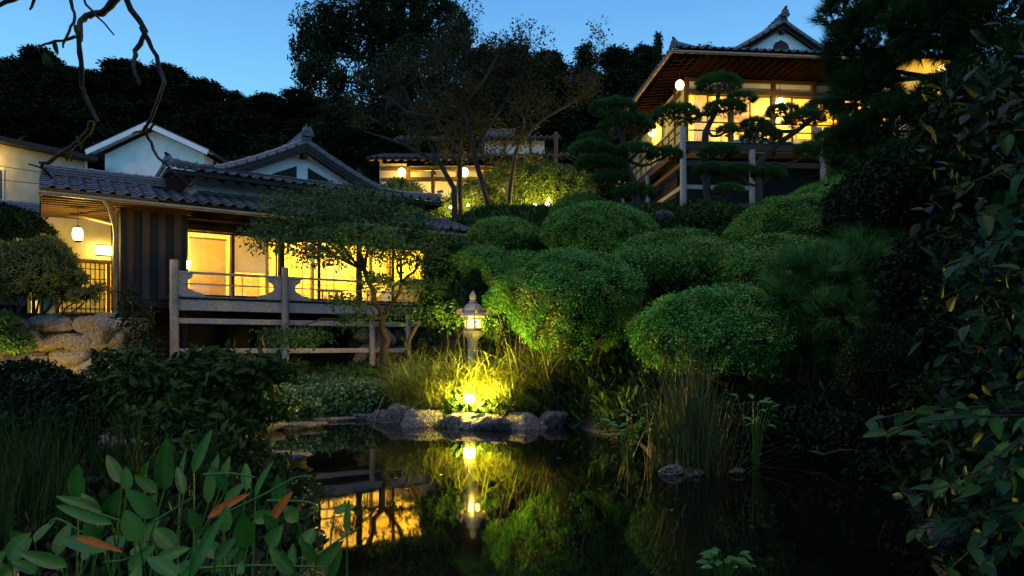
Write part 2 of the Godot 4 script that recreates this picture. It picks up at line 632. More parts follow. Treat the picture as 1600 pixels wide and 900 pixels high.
# a ridge of stacked flat tiles under a row of round ones
func ridge(roof: Node3D, p: Vector3, q: Vector3, w := 0.26, h := 0.22) -> void:
	var s := Shape.new()
	var up := Vector3.UP * h / 3.0
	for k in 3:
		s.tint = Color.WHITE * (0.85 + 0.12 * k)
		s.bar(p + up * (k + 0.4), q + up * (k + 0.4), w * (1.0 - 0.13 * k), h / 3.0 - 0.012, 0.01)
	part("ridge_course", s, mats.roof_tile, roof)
	var n := maxi(1, int(p.distance_to(q) / 0.3))
	var along := (q - p) / n
	var cap := Shape.new()
	var d := along.normalized()
	cap.tube([Vector3.ZERO, along * 0.82, along * 0.83, along * 1.04], [w * 0.26, w * 0.27, w * 0.33, w * 0.33], 10)
	var m := cap.mesh()
	for k in n:
		part("ridge_tile", m, mats.roof_tile, roof, Transform3D(Basis(), p + along * k + Vector3.UP * (h + 0.01)))
	if d.length() == 0.0: return


# the ornamental end tile of a ridge, facing +z turned by yaw
func end_tile(roof: Node3D, at: Vector3, size: float, yaw := 0.0) -> void:
	var s := Shape.new()
	s.frame = Transform3D(Basis(Vector3.UP, yaw).scaled(Vector3.ONE * size), at)
	s.prism(PackedVector2Array([Vector2(-.55, -.25), Vector2(.55, -.25), Vector2(.62, 0), Vector2(.48, .12), Vector2(.46, .4), Vector2(.3, .62), Vector2(.14, .72), Vector2(-.14, .72), Vector2(-.3, .62), Vector2(-.46, .4), Vector2(-.48, .12), Vector2(-.62, 0)]), -0.12, 0.12)
	s.ball(Vector3(0, .3, .12), Vector3(.26, .26, .12), 8, 14)
	for k in [-1.0, 1.0]:
		s.ball(Vector3(.42 * k, 0, .1), Vector3(.17, .15, .12), 6, 10)
	s.tube([Vector3(0, .74, -.3), Vector3(0, .78, .1), Vector3(0, .8, .34)], [.14, .15, .16], 10)
	part("ridge_end", s, mats.roof_tile, roof)


# hip-and-gable roof with the gable towards +z; all in the house's own axes
func gable_roof(house: Node3D, x0: float, x1: float, zf: float, zb: float, ye: float, rise: float, skirt: float, verge: float, wall_in: float, single_rows: int, wood: Material, side_wood: Material, barge := 0.22) -> Node3D:
	var half := (x1 - x0) / 2.0
	var xc := (x0 + x1) / 2.0
	var high := func(q: float) -> float: # height over the eave at q metres in from it
		var t := q / half
		return rise * (t - 0.10 * sin(PI * t)) + 0.10 * pow(maxf(0.0, 1.0 - t * 3.0), 2.0)
	var deck := Shape.new()
	var thick := 0.11
	for side in [-1.0, 1.0]:
		var xe: float = x0 if side < 0 else x1
		var rows := 14
		for layer in 2:
			var drop := -thick * layer
			for k in rows:
				var qa := half * k / rows
				var qb := half * (k + 1) / rows
				var za := zf - qa if qa < skirt else zf - skirt + verge
				var zz := zf - qb if qb <= skirt + 0.001 else zf - skirt + verge
				if qa < skirt and qb > skirt: za = zf - qa
				var p := Vector3(xe - side * qa, ye + high.call(qa) + drop, za)
				var q := Vector3(xe - side * qb, ye + high.call(qb) + drop, zz)
				var r := Vector3(xe - side * qb, ye + high.call(qb) + drop, zb)
				var t := Vector3(xe - side * qa, ye + high.call(qa) + drop, zb)
				if (side < 0) == (layer == 0): deck.quad(p, q, r, t)
				else: deck.quad(t, r, q, p)
				if layer == 0:
					var d := Vector3(0, -thick, 0)
					if side < 0: deck.quad(p + d, q + d, q, p)
					else: deck.quad(q + d, p + d, p, q)
		var e0 := Vector3(xe, ye + high.call(0.0), zf)
		var e1 := Vector3(xe, ye + high.call(0.0), zb)
		deck.quad(e0, e1, e1 - Vector3(0, thick, 0), e0 - Vector3(0, thick, 0))
	for layer in 2:
		for k in 5:
			var qa := skirt * k / 5.0
			var qb := skirt * (k + 1) / 5.0
			var d := Vector3(0, -thick * layer, 0)
			var p := Vector3(x0 + qa, ye + high.call(qa), zf - qa) + d
			var q := Vector3(x1 - qa, ye + high.call(qa), zf - qa) + d
			var r := Vector3(x1 - qb, ye + high.call(qb), zf - qb) + d
			var t := Vector3(x0 + qb, ye + high.call(qb), zf - qb) + d
			if layer == 0: deck.quad(p, q, r, t)
			else: deck.quad(t, r, q, p)
	var f0 := Vector3(x0, ye + high.call(0.0), zf)
	var f1 := Vector3(x1, ye + high.call(0.0), zf)
	deck.quad(f0 - Vector3(0, thick, 0), f1 - Vector3(0, thick, 0), f1, f0)
	var roof := part("roof", deck, wood, house)
	# front skirt tiles
	var a0 := Vector3(0, ye + high.call(0.0), zf)
	var a1 := Vector3(0, ye + high.call(skirt), zf - skirt)
	lay_tiles(roof, x0, x1, a0 + Vector3(0, 0.01, 0.05), (a0 - a1).normalized(), a0.distance_to(a1), single_rows, func(x: float, q: float) -> bool: return q * 0.9 < minf(x - x0, x1 - x) + 0.1)
	# side slopes, seen edge on: a rougher course of tiles along the eave and the verge
	for side in [-1.0, 1.0]:
		var xe: float = x0 if side < 0 else x1
		var cap := Shape.new()
		cap.tube([Vector3(0, 0, 0), Vector3(0, 0, .05)], [0.065, 0.065], 10)
		cap.box(Vector3(0.07, -0.05, 0.02), Vector3(0.24, 0.05, 0.06), Basis(), 0.01)
		var capm := cap.mesh()
		for k in int((zf - zb) / 0.3):
			part("eave_tile", capm, mats.roof_tile, roof, Transform3D(Basis(Vector3.UP, PI / 2 * side), Vector3(xe + side * 0.02, ye + high.call(0.0) + 0.07, zf - 0.2 - k * 0.3)))
		var n := int(half / 0.27)
		var vt := Shape.new()
		vt.box(Vector3(0, 0.03, -0.12), Vector3(0.29, 0.09, 0.30), Basis(), 0.02)
		vt.tube([Vector3(-0.15, 0.09, -0.06), Vector3(0.17, 0.09, -0.06)], [0.07, 0.075], 10)
		var vtm := vt.mesh()
		var verge_z := zf - skirt + verge
		for k in n:
			var q := (k + 0.5) / n * half
			if q < skirt - 0.25: continue
			var ang := atan((high.call(q + 0.1) - high.call(q - 0.1)) / 0.2)
			part("verge_tile", vtm, mats.roof_tile, roof, Transform3D(Basis(Vector3.BACK, ang * -side).rotated(Vector3.UP, 0.0), Vector3(xe - side * q, ye + high.call(q) + 0.03, verge_z)))
		# descending ridge just behind the verge, barge board under it
		var prev := Vector3(xe - side * (skirt * 0.9), ye + high.call(skirt * 0.9) + 0.06, verge_z - 0.42)
		for k in range(1, 6):
			var q := lerpf(skirt * 0.9, half, k / 5.0)
			var p := Vector3(xe - side * q, ye + high.call(q) + 0.06, verge_z - 0.42)
			ridge(roof, prev, p, 0.2, 0.14)
			prev = p
		end_tile(roof, Vector3(xe - side * (skirt * 0.9), ye + high.call(skirt * 0.9) + 0.1, verge_z - 0.35), 0.26)
		var board := Shape.new()
		for k in 8:
			var q := lerpf(skirt - verge + 0.1, half, k / 8.0)
			var q2 := lerpf(skirt - verge + 0.1, half, (k + 1) / 8.0)
			board.bar(Vector3(xe - side * q, ye + high.call(q) - 0.09 - barge / 2.0, verge_z - 0.05), Vector3(xe - side * q2, ye + high.call(q2) - 0.09 - barge / 2.0, verge_z - 0.05), 0.05, barge, 0.006)
		part("barge_board", board, side_wood, roof)
		# hip ridge from the corner up to the gable foot
		var h0 := Vector3(xe - side * 0.05, ye + high.call(0.0) + 0.10, zf - 0.05)
		var h1 := Vector3(xe - side * skirt * 0.55, ye + high.call(skirt * 0.55) + 0.06, zf - skirt * 0.55)
		var h2 := Vector3(xe - side * skirt, ye + high.call(skirt) + 0.06, zf - skirt)
		ridge(roof, h0, h1, 0.2, 0.13)
		ridge(roof, h1, h2, 0.2, 0.13)
		end_tile(roof, h0 + Vector3(0, 0.05, 0), 0.27, PI / 4 * -side * -1.0)
	# main ridge
	var top := ye + rise
	ridge(roof, Vector3(xc, top + 0.02, zb), Vector3(xc, top + 0.02, zf - skirt + verge + 0.02), 0.34, 0.34)
	end_tile(roof, Vector3(xc, top + 0.30, zf - skirt + verge + 0.10), 0.31)
	# pediment
	var outline := PackedVector2Array()
	var base_y: float = ye + high.call(wall_in) - 0.7
	for k in range(-10, 11):
		var q := half - absf(k) / 10.0 * (half - wall_in)
		outline.append(Vector2(xc + k / 10.0 * (half - wall_in), ye + high.call(q) - thick - 0.02))
	outline.append(Vector2(xc + half - wall_in, base_y))
	outline.append(Vector2(xc - half + wall_in, base_y))
	var ped := Shape.new()
	ped.prism(outline, zf - skirt - 0.12, zf - skirt)
	part("pediment", ped, mats.plaster, house)
	barred("ridge_beam", Vector3(xc, top - 0.28, zf - skirt - 0.1), Vector3(xc, top - 0.28, zf - skirt + verge - 0.08), 0.16, 0.2, side_wood, house)
	for side in [-1.0, 1.0]:
		var q: float = half * 0.52
		barred("purlin", Vector3(xc + side * (half - q), ye + high.call(q) - 0.24, zf - skirt - 0.1), Vector3(xc + side * (half - q), ye + high.call(q) - 0.24, zf - skirt + verge - 0.08), 0.14, 0.16, side_wood, house)
	return roof


# rafters under an eave: run in from the eave line at p0..p1 along inward, rising by slope
func rafters(parent: Node3D, p0: Vector3, p1: Vector3, inward: Vector3, reach: float, slope: float, spacing: float, m: Material, w := 0.06, h := 0.08) -> void:
	var n := int(p0.distance_to(p1) / spacing)
	var s := Shape.new()
	s.bar(Vector3.ZERO, inward * reach + Vector3.UP * slope * reach, w, h)
	var sm := s.mesh()
	for k in n + 1:
		part("rafter", sm, m, parent, Transform3D(Basis(), p0.lerp(p1, k / float(n))))


# sheet-thick slope with tiles on top: from the eave (front) up to the top line, over x0..x1
func lean_roof(house: Node3D, called: String, x0: float, x1: float, eave: Vector2, top: Vector2, single_rows: int, m: Material) -> Node3D:
	var s := Shape.new()
	var dz := eave.x - top.x
	var len_ := eave.distance_to(top)
	s.box(Vector3((x0 + x1) / 2.0, (eave.y + top.y) / 2.0 - 0.05, (eave.x + top.x) / 2.0), Vector3(x1 - x0, 0.09, len_), Basis(Vector3.RIGHT, atan2(top.y - eave.y, dz)), 0.01)
	var roof := part(called, s, m, house)
	var down := Vector3(0, eave.y - top.y, dz).normalized()
	lay_tiles(roof, x0, x1, Vector3(0, eave.y, eave.x) + down * 0.06, down, len_, single_rows, func(_x: float, _q: float) -> bool: return true)
	return roof


# a framed sliding door of glass in the xy plane, its middle at `at`
func sliding_door(house: Node3D, at: Vector3, w: float, h: float, wood: Material, bars := 0, lower := 0.0) -> Node3D:
	var s := Shape.new()
	var f := 0.05
	for k in [-1.0, 1.0]:
		s.box(at + Vector3(k * (w - f) / 2.0, 0, 0), Vector3(f, h, 0.04), Basis(), 0.006)
		s.box(at + Vector3(0, k * (h - f) / 2.0, 0), Vector3(w - 2 * f - 0.004, f, 0.036), Basis(), 0.006)
	for k in bars:
		s.box(at + Vector3(0, h * ((k + 1.0) / (bars + 1.0) - 0.5), 0), Vector3(w - 2 * f - 0.004, 0.022, 0.03), Basis(), 0.004)
	if lower > 0.0:
		s.box(at + Vector3(0, -h / 2.0 + f + lower / 2.0, 0), Vector3(w - 2 * f - 0.004, lower, 0.024), Basis(), 0.004)
	var door := part("sliding_door", s, wood, house)
	boxed("pane", at, Vector3(w - 2 * f, h - 2 * f, 0.004), mats.glass, door, 0.0)
	return door


func paper_screen(house: Node3D, at: Vector3, w: float, h: float, nx: int, ny: int, wood: Material) -> Node3D:
	var s := Shape.new()
	for k in [-1.0, 1.0]:
		s.box(at + Vector3(k * (w - .04) / 2.0, 0, 0.01), Vector3(.04, h, 0.03), Basis(), 0.004)
		s.box(at + Vector3(0, k * (h - .04) / 2.0, 0.01), Vector3(w - .084, .04, 0.028), Basis(), 0.004)
	for k in range(1, nx):
		s.box(at + Vector3(w * (k / float(nx) - .5), 0, 0.008), Vector3(.014, h - .09, 0.016), Basis(), 0.0)
	for k in range(1, ny):
		s.box(at + Vector3(0, h * (k / float(ny) - .5), 0.005), Vector3(w - .09, .014, 0.014), Basis(), 0.0)
	var screen := part("paper_screen", s, wood, house)
	boxed("paper", at - Vector3(0, 0, 0.012), Vector3(w - .05, h - .05, 0.006), mats.paper, screen, 0.0)
	return screen


# the veranda rail's ogee bracket board, foot spreading along dir
func bracket(parent: Node3D, at: Vector3, dir: float, w: float, h: float, m: Material) -> void:
	var o := PackedVector2Array([Vector2(0, 0), Vector2(w, 0), Vector2(w, .06 * h), Vector2(w * .86, .17 * h), Vector2(w * .62, .2 * h), Vector2(w * .5, .3 * h), Vector2(w * .34, .38 * h), Vector2(w * .28, .52 * h), Vector2(w * .33, .66 * h), Vector2(w * .42, .74 * h), Vector2(w * .52, .8 * h), Vector2(w * .55, h), Vector2(0, h)])
	for k in o.size():
		o[k] = Vector2(o[k].x * dir, o[k].y) + Vector2(at.x, at.y)
	var s := Shape.new()
	s.prism(o, at.z - 0.02, at.z + 0.02)
	part("bracket_board", s, m, parent)


# ---------------------------------------------------------------- the lie of the land
const SHORE := [Vector2(-1.0, -1.0), Vector2(-1.0, -3.2), Vector2(-1.25, -5.0), Vector2(-1.9, -7.0), Vector2(-2.45, -8.3), Vector2(-3.3, -9.0), Vector2(-4.3, -9.2), Vector2(-5.6, -9.4), Vector2(-6.2, -10.6), Vector2(-5.4, -12.0), Vector2(-4.5, -13.2), Vector2(-3.2, -14.3), Vector2(-2.55, -14.4), Vector2(-2.0, -13.7), Vector2(-1.4, -13.15), Vector2(-0.6, -12.85), Vector2(0.1, -12.95), Vector2(0.55, -13.6), Vector2(0.9, -13.6), Vector2(1.4, -12.2), Vector2(1.9, -10.8), Vector2(1.75, -9.3), Vector2(1.95, -8.35), Vector2(2.5, -8.9), Vector2(3.3, -9.7), Vector2(4.2, -9.0), Vector2(4.0, -7.4), Vector2(3.2, -5.6), Vector2(2.55, -4.2), Vector2(2.35, -3.4), Vector2(2.2, -1.0)]

func ramp(t: float, pts: Array) -> float:
	for k in pts.size() - 1:
		if t < pts[k + 1][0]:
			return lerpf(pts[k][1], pts[k + 1][1], clampf((t - pts[k][0]) / (pts[k + 1][0] - pts[k][0]), 0.0, 1.0))
	return pts[-1][1] + (t - pts[-1][0]) * 0.30


func ground_y(x: float, z: float) -> float:
	var d := -z
	var rightward := ramp(d, [[0.0, 0.25], [8.0, 0.22], [12.0, 0.35], [25.0, 6.2], [36.0, 8.3], [70.0, 24.0]])
	var leftward := ramp(d, [[0.0, 0.25], [9.0, 0.16], [15.0, 0.32], [21.0, 0.8], [30.0, 5.0], [36.0, 7.9], [70.0, 24.0]])
	var t := smoothstep(17.0, 24.0, d)
	var mid := lerpf(1.6, -3.5, t)
	var wide := lerpf(2.2, 3.0, t)
	var y := lerpf(leftward, rightward, smoothstep(mid - wide, mid + wide, x))
	# terrace before the entrance, held by the stone wall
	var s := (x + 6.17) * 0.832 + (-19.0 - z) * 0.555
	if x < -4.0:
		y = lerpf(y, maxf(y, 2.25), smoothstep(-3.9, -4.15, s) * smoothstep(15.75, 16.0, d))
	y += (absf(x) - 25.0) * 0.12 if absf(x) > 25.0 else 0.0
	y += lumpy.get_noise_2d(x * 14.0, z * 14.0) * 0.12
	if d < 17.0 and absf(x) < 9.0:
		var p := Vector2(x, z)
		var near := 1e9
		for k in SHORE.size():
			near = minf(near, p.distance_to(Geometry2D.get_closest_point_to_segment(p, SHORE[k], SHORE[(k + 1) % SHORE.size()])))
		if Geometry2D.is_point_in_polygon(p, PackedVector2Array(SHORE)):
			y = lerpf(-0.02, -0.7, smoothstep(0.0, 0.7, near))
		else:
			y = lerpf(-0.02, y, smoothstep(-0.05, 0.55, near))
	return y


func on_ground(x: float, z: float, sink := 0.0) -> Vector3:
	return Vector3(x, ground_y(x, z) - sink, z)


func build_land() -> void:
	var xs: Array[float] = []
	var zs: Array[float] = []
	var x := -170.0
	while x <= 170.0:
		xs.append(x)
		x += 0.3 if absf(x + 0.15) < 12.0 else 1.2 if absf(x) < 30.0 else 7.0
	var z := 12.0
	while z >= -190.0:
		zs.append(z)
		z -= 0.3 if z > -20.0 else 1.2 if z > -60.0 else 7.0
	var s := Shape.new()
	s.sheet(xs.size() - 1, zs.size() - 1, func(i: int, j: int) -> Vector3: return Vector3(xs[i], ground_y(xs[i], zs[j]), zs[j]))
	tag(whole("ground", s.mesh(), mats.soil, "dark garden soil rising from the pond to the wooded hill", ""), "", "", "", "structure")
	var w := Shape.new()
	w.quad(Vector3(-8, 0, 1.5), Vector3(7, 0, 1.5), Vector3(7, 0, -15.5), Vector3(-8, 0, -15.5))
	tag(whole("pond", w.mesh(), mats.pond_water, "still black pond mirroring the lit house and the lantern", ""), "", "", "", "structure")


# ---------------------------------------------------------------- the house on stilts by the pond
const AMBER := Color(1.0, 0.60, 0.045)
const GOLD := Color(1.0, 0.66, 0.10)

func pendant(at: Vector3, energy: float, label: String, drop := 0.25, group := "") -> void:
	var t := thing("pendant_lamp", label, "lamp", at, 0.0, group)
	var s := Shape.new()
	s.ball(Vector3.ZERO, Vector3(.15, .12, .15), 8, 14)
	part("lamp_shade", s, mats.lamp_glow, t)
	var c := Shape.new()
	c.tube([Vector3(0, .12, 0), Vector3(0, .12 + drop, 0)], [.01, .01], 5)
	part("cord", c, mats.cable_black, t)
	bulb(Vector3.ZERO, energy, AMBER, t, 0.1)


func build_pond_house() -> void:
	var h := thing("pond_house", "wooden inn house on stilts over the pond with lit sliding doors", "house", Vector3(-6.17, 0, -19), 0.588)
	# upper storey
	var s := Shape.new()
	s.box(Vector3(1.235, 5.93, -1.66), Vector3(6.33, 1.0, 0.12), Basis(), 0.0)
	part("wall", s, mats.plaster, h)
	for x in [-1.87, 4.34]:
		boxed("wall", Vector3(x, 5.93, -4.9), Vector3(0.12, 1.0, 6.34), mats.plaster, h, 0.0)
	boxed("wall_plate", Vector3(1.235, 6.36, -1.57), Vector3(6.5, 0.14, 0.08), mats.dark_wood, h)
	var roof := gable_roof(h, -2.77, 5.2, -0.7, -9.0, 5.96, 1.62, 1.6, 0.42, 1.5, 2, mats.dark_wood, mats.dark_wood, .12)
	rafters(roof, Vector3(-2.6, 5.86, -0.78), Vector3(5.0, 5.86, -0.78), Vector3(0, 0, -1), 0.9, 0.35, 0.42, mats.dark_wood)
	# two three-cornered vents in the pediment
	for k in [-1.0, 1.0]:
		var v := Shape.new()
		v.prism(PackedVector2Array([Vector2(1.215 + k * .17, 6.62), Vector2(1.215 + k * .95, 6.62), Vector2(1.215 + k * .17, 6.98)]), -2.31, -2.285)
		var vent := part("vent", v, mats.dark_wood, h)
		for j in 4:
			var bh := 0.31 * (1.0 - (j + 0.5) / 5.2)
			boxed("vent_slat", Vector3(1.215 + k * (.26 + j * .16), 6.63 + bh / 2.0, -2.272), Vector3(.03, bh, .02), mats.dark_wood, vent, 0.003)
	# pent roof over the veranda and, lower left, the porch
	var pent := lean_roof(h, "pent_roof", -3.06, 5.94, Vector2(0.2, 5.07), Vector2(-1.5, 5.60), 99, mats.dark_wood)
	var porch := lean_roof(h, "porch_roof", -5.46, -3.06, Vector2(0.2, 5.07), Vector2(-1.3, 5.66), 99, mats.soffit_wood)
	var back := Shape.new()
	back.box(Vector3(-4.2, 5.30, -2.05), Vector3(2.52, 0.09, 1.64), Basis(Vector3.RIGHT, -0.36), 0.01)
	part("porch_roof", back, mats.soffit_wood, h)
	ridge(porch, Vector3(-5.35, 5.66, -1.36), Vector3(-2.7, 5.66, -1.36), 0.26, 0.2)
	end_tile(porch, Vector3(-5.38, 5.72, -1.36), 0.3, -PI / 2)
	ridge(pent, Vector3(-1.9, 5.60, -1.46), Vector3(5.8, 5.60, -1.46), 0.2, 0.06)
	boxed("soffit", Vector3(-4.2, 5.06, -1.3), Vector3(2.5, .03, 2.85), mats.soffit_wood, porch, 0.0)
	rafters(porch, Vector3(-5.44, 4.93, 0.05), Vector3(-5.44, 4.93, -2.7), Vector3(1, 0, 0), 2.35, 0.02, 0.30, mats.brown_wood, .07, .17)
	rafters(pent, Vector3(-2.9, 4.97, 0.12), Vector3(5.8, 4.97, 0.12), Vector3(0, 0, -1), 1.3, 0.37, 0.45, mats.dark_wood, .05, .08)
	barred("eave_board", Vector3(-5.46, 4.99, 0.17), Vector3(5.9, 4.99, 0.17), 0.03, 0.1, mats.brown_wood, porch)
	barred("eave_board", Vector3(-5.45, 5.0, 0.15), Vector3(-5.45, 5.55, -1.3), 0.04, 0.14, mats.brown_wood, porch)
	barred("eave_board", Vector3(-5.45, 5.55, -1.3), Vector3(-5.45, 4.98, -2.75), 0.04, 0.14, mats.brown_wood, porch)
	# gutter and its pipe
	var g := Shape.new()
	g.tube([Vector3(-5.5, 4.93, 0.27), Vector3(5.9, 4.90, 0.27)], [0.05, 0.05], 8)
	part("gutter", g, mats.copper_pipe, h)
	g = Shape.new()
	g.tube([Vector3(-4.2, 4.9, 0.27), Vector3(-4.1, 4.75, .2), Vector3(-3.98, 4.35, 0.02), Vector3(-3.96, 4.1, 0.0), Vector3(-3.96, 0.5, 0.0)], [.045, .045, .045, .045, .045], 8)
	g.tube([Vector3(-5.1, 4.96, -2.75), Vector3(-4.5, 4.72, -1.4), Vector3(-3.98, 4.4, -0.02)], [.045, .045, .045], 8)
	for y in [3.6, 2.4, 1.3]:
		g.tube([Vector3(-3.96, y, 0), Vector3(-3.96, y + 0.05, 0)], [.058, .058], 8)
	part("drain_pipe", g, mats.copper_pipe, h)
	# boarded shutter case left of the doors
	var case_ := boxed("shutter_case", Vector3(-3.07, 3.72, -0.72), Vector3(1.5, 2.3, 0.5), mats.dark_wood, h, 0.01)
	for k in 4:
		boxed("plank", Vector3(-3.62 + k * .36, 3.75, -.455), Vector3(.17, 2.2, .03), mats.brown_wood, case_, 0.006)
	boxed("beam", Vector3(-3.07, 2.52, -.5), Vector3(1.6, .14, .16), mats.dark_wood, h)
	boxed("beam", Vector3(-3.07, 4.93, -.48), Vector3(1.7, .16, .14), mats.brown_wood, h)
	boxed("wall", Vector3(-3.80, 3.7, -1.95), Vector3(.1, 2.5, 1.95), mats.dark_wood, h, 0.0)
	boxed("wall", Vector3(-3.80, 1.4, -1.7), Vector3(.08, 2.1, 2.2), mats.dark_wood, h, 0.0)
	# door front: posts, lintel, sill, doors
	for x in [-3.76, -2.28, .26, 2.58, 4.86]:
		boxed("post", Vector3(x, 2.75, -1.1 if x > -3 else -.45), Vector3(.14, 4.9, .14), mats.dark_wood, h)
	boxed("lintel", Vector3(1.3, 4.66, -1.1), Vector3(7.0, .16, .12), mats.dark_wood, h)
	boxed("wall", Vector3(1.3, 5.05, -1.12), Vector3(7.1, .62, .05), mats.dark_wood, h, 0.0)
	boxed("transom_rail", Vector3(1.3, 4.88, -1.07), Vector3(7.0, .06, .05), mats.brown_wood, h)
	boxed("sill", Vector3(1.3, 2.79, -1.1), Vector3(7.0, .07, .16), mats.brown_wood, h)
	for k in 6:
		sliding_door(h, Vector3(-1.64 + k * 1.17 + (0.06 if k > 1 else 0.0), 3.70, -1.08 if k % 2 else -1.13), 1.2, 1.75, mats.dark_wood, 0, 0.0)
	# room behind the doors
	boxed("room_floor", Vector3(0.53, 2.68, -2.5), Vector3(8.5, .12, 3.0), mats.pale_wood, h, 0.0)
	boxed("room_ceiling", Vector3(0.53, 4.92, -2.55), Vector3(8.5, .06, 2.8), mats.pale_wood, h, 0.0)
	boxed("room_wall", Vector3(0.53, 3.8, -3.9), Vector3(8.5, 2.3, .08), mats.warm_wall, h, 0.0)
	boxed("room_wall", Vector3(4.90, 3.8, -2.55), Vector3(.08, 2.3, 2.7), mats.warm_wall, h, 0.0)
	boxed("room_wall", Vector3(-2.42, 3.8, -2.55), Vector3(.08, 2.3, 2.7), mats.warm_wall, h, 0.0)
	boxed("room_wall", Vector3(-.5, 4.13, -1.75), Vector3(.95, 1.1, .05), mats.plaster, h, 0.0)
	for x in [-.98, .02, 1.5, 3.4]:
		boxed("room_post", Vector3(x, 3.8, -2.2 if x > 1 else -1.75), Vector3(.1, 2.2, .1), mats.soffit_wood, h)
	var cab := boxed("cabinet", Vector3(-.45, 3.15, -2.9), Vector3(1.0, .9, .4), mats.soffit_wood, h)
	for k in 2:
		boxed("cabinet_door", Vector3(-.69 + k * .48, 3.15, -2.69), Vector3(.44, .8, .03), mats.pale_wood, cab)
	paper_screen(h, Vector3(2.2, 3.7, -3.75), 1.1, 1.8, 4, 5, mats.soffit_wood)
	paper_screen(h, Vector3(4.1, 3.7, -3.75), 1.1, 1.8, 4, 5, mats.soffit_wood)
	var bl := Shape.new()
	bl.box(Vector3(-1.62, 3.64, -1.5), Vector3(.92, 1.56, .012), Basis(), 0.0)
	var blind := part("reed_blind", bl, mats.reed_blind, h)
	boxed("blind_rail", Vector3(-1.62, 4.44, -1.5), Vector3(.98, .05, .04), mats.soffit_wood, blind)
	boxed("blind_rail", Vector3(-1.62, 2.85, -1.5), Vector3(.94, .04, .03), mats.brown_wood, blind)
	# underneath: dark boarding set back, stilts, and the veranda itself
	boxed("foundation_wall", Vector3(.5, 1.5, -2.6), Vector3(8.6, 2.3, .1), mats.dark_wood, h, 0.0)
	var ver := Node3D.new()
	ver.name = "veranda"
	h.add_child(ver)
	for k in 8:
		boxed("floor_plank", Vector3(1.0, 2.72, .06 - k * .135), Vector3(7.6, .04, .125), mats.old_wood, ver, 0.006)
	boxed("fascia", Vector3(.95, 2.52, .06), Vector3(7.5, .28, .06), mats.pale_wood, ver)
	boxed("beam", Vector3(.9, 2.12, 0.0), Vector3(7.2, .14, .1), mats.pale_wood, ver)
	boxed("beam", Vector3(.9, 1.36, 0.0), Vector3(7.2, .13, .1), mats.pale_wood, ver)
	var tops := [3.62, 3.6, 2.4, 2.4]
	var xs := [-2.71, 0.0, 2.48, 3.62]
	for k in 4:
		var p := Shape.new()
		var r := [.105, .10, .085, .085][k] as float
		p.tube([Vector3(xs[k], 0.1, .16), Vector3(xs[k] + .01, 1.4, .155), Vector3(xs[k], tops[k] - .02, .15), Vector3(xs[k], tops[k], .15)], [r * 1.08, r, r * .93, r * .8], 12)
		part("stilt", p, mats.post_wood, ver)
	for k in 2:
		var xa: float = xs[k] + .1
		var xb: float = xs[k + 1] - .1 if k == 0 else 4.6
		barred("hand_rail", Vector3(xa, 3.33, .1), Vector3(xb, 3.33, .1), .07, .06, mats.pale_wood, ver)
		barred("middle_rail", Vector3(xa, 3.05, .1), Vector3(xb, 3.05, .1), .035, .035, mats.pale_wood, ver)
		var n := 1 if k == 0 else 3
		for j in n:
			boxed("baluster", Vector3(lerpf(xa, xb, (j + 1.0) / (n + 1.0)), 2.9, .1), Vector3(.045, .30, .04), mats.pale_wood, ver)
		bracket(ver, Vector3(xa, 2.73, .1), 1.0, .62, .58, mats.pale_wood)
		bracket(ver, Vector3(xb, 2.73, .1), -1.0, .62, .58, mats.pale_wood)
	# entrance: plaster wall and lit lattice door under the porch
	boxed("entrance_wall", Vector3(-4.6, 4.35, -3.06), Vector3(1.7, 1.2, .1), mats.cream_wall, h, 0.0)
	boxed("entrance_wall", Vector3(-5.3, 3.0, -3.06), Vector3(.36, 1.5, .1), mats.cream_wall, h, 0.0)
	var frame := Shape.new()
	frame.box(Vector3(-5.08, 3.0, -3.0), Vector3(.09, 1.56, .1))
	frame.box(Vector3(-3.9, 3.0, -3.0), Vector3(.09, 1.56, .1))
	frame.box(Vector3(-4.49, 3.79, -3.0), Vector3(1.3, .09, .11))
	part("door_frame", frame, mats.brown_wood, h)
	var lattice := boxed("lattice_door", Vector3(-4.49, 2.33, -3.0), Vector3(1.08, .14, .05), mats.brown_wood, h)
	for k in 10:
		boxed("lattice_bar", Vector3(-4.97 + k * .107, 3.07, -3.0), Vector3(.022, 1.34, .024), mats.dark_wood, lattice, 0.003)
	for k in 5:
		boxed("lattice_bar", Vector3(-4.49, 2.5 + k * .27, -3.022), Vector3(1.06, .022, .014), mats.dark_wood, lattice, 0.003)
	boxed("paper", Vector3(-4.49, 3.07, -3.06), Vector3(1.06, 1.4, .006), mats.paper, lattice, 0.0)
	boxed("entrance_room", Vector3(-4.5, 3.3, -4.6), Vector3(2.2, 2.2, .08), mats.warm_wall, h, 0.0)
	for x in [-5.7, -3.3]:
		boxed("entrance_room", Vector3(x, 3.3, -3.85), Vector3(.08, 2.2, 1.4), mats.warm_wall, h, 0.0)
	boxed("entrance_room", Vector3(-4.5, 4.35, -3.85), Vector3(2.3, .08, 1.4), mats.warm_wall, h, 0.0)
	var place := h.transform
	pendant(place * Vector3(-4.5, 3.5, -3.7), 5.8, "glowing lamp behind the lattice door of the porch")
	pendant(place * Vector3(-1.6, 4.3, -1.95), 12.2, "glowing room lamp behind the reed blind")
	pendant(place * Vector3(1.4, 4.45, -2.7), 12.2, "glowing room lamp behind the maple, over the low table")
	pendant(place * Vector3(3.7, 4.45, -2.7), 12.2, "glowing room lamp at the far end of the lit veranda room")
	# low table in the room
	var t := thing("low_table", "small low wooden table inside the lit room behind the railing", "table", place * Vector3(1.9, 2.745, -1.75), 0.588)
	boxed("table_top", Vector3(0, .42, 0), Vector3(.7, .04, .5), mats.brown_wood, t)
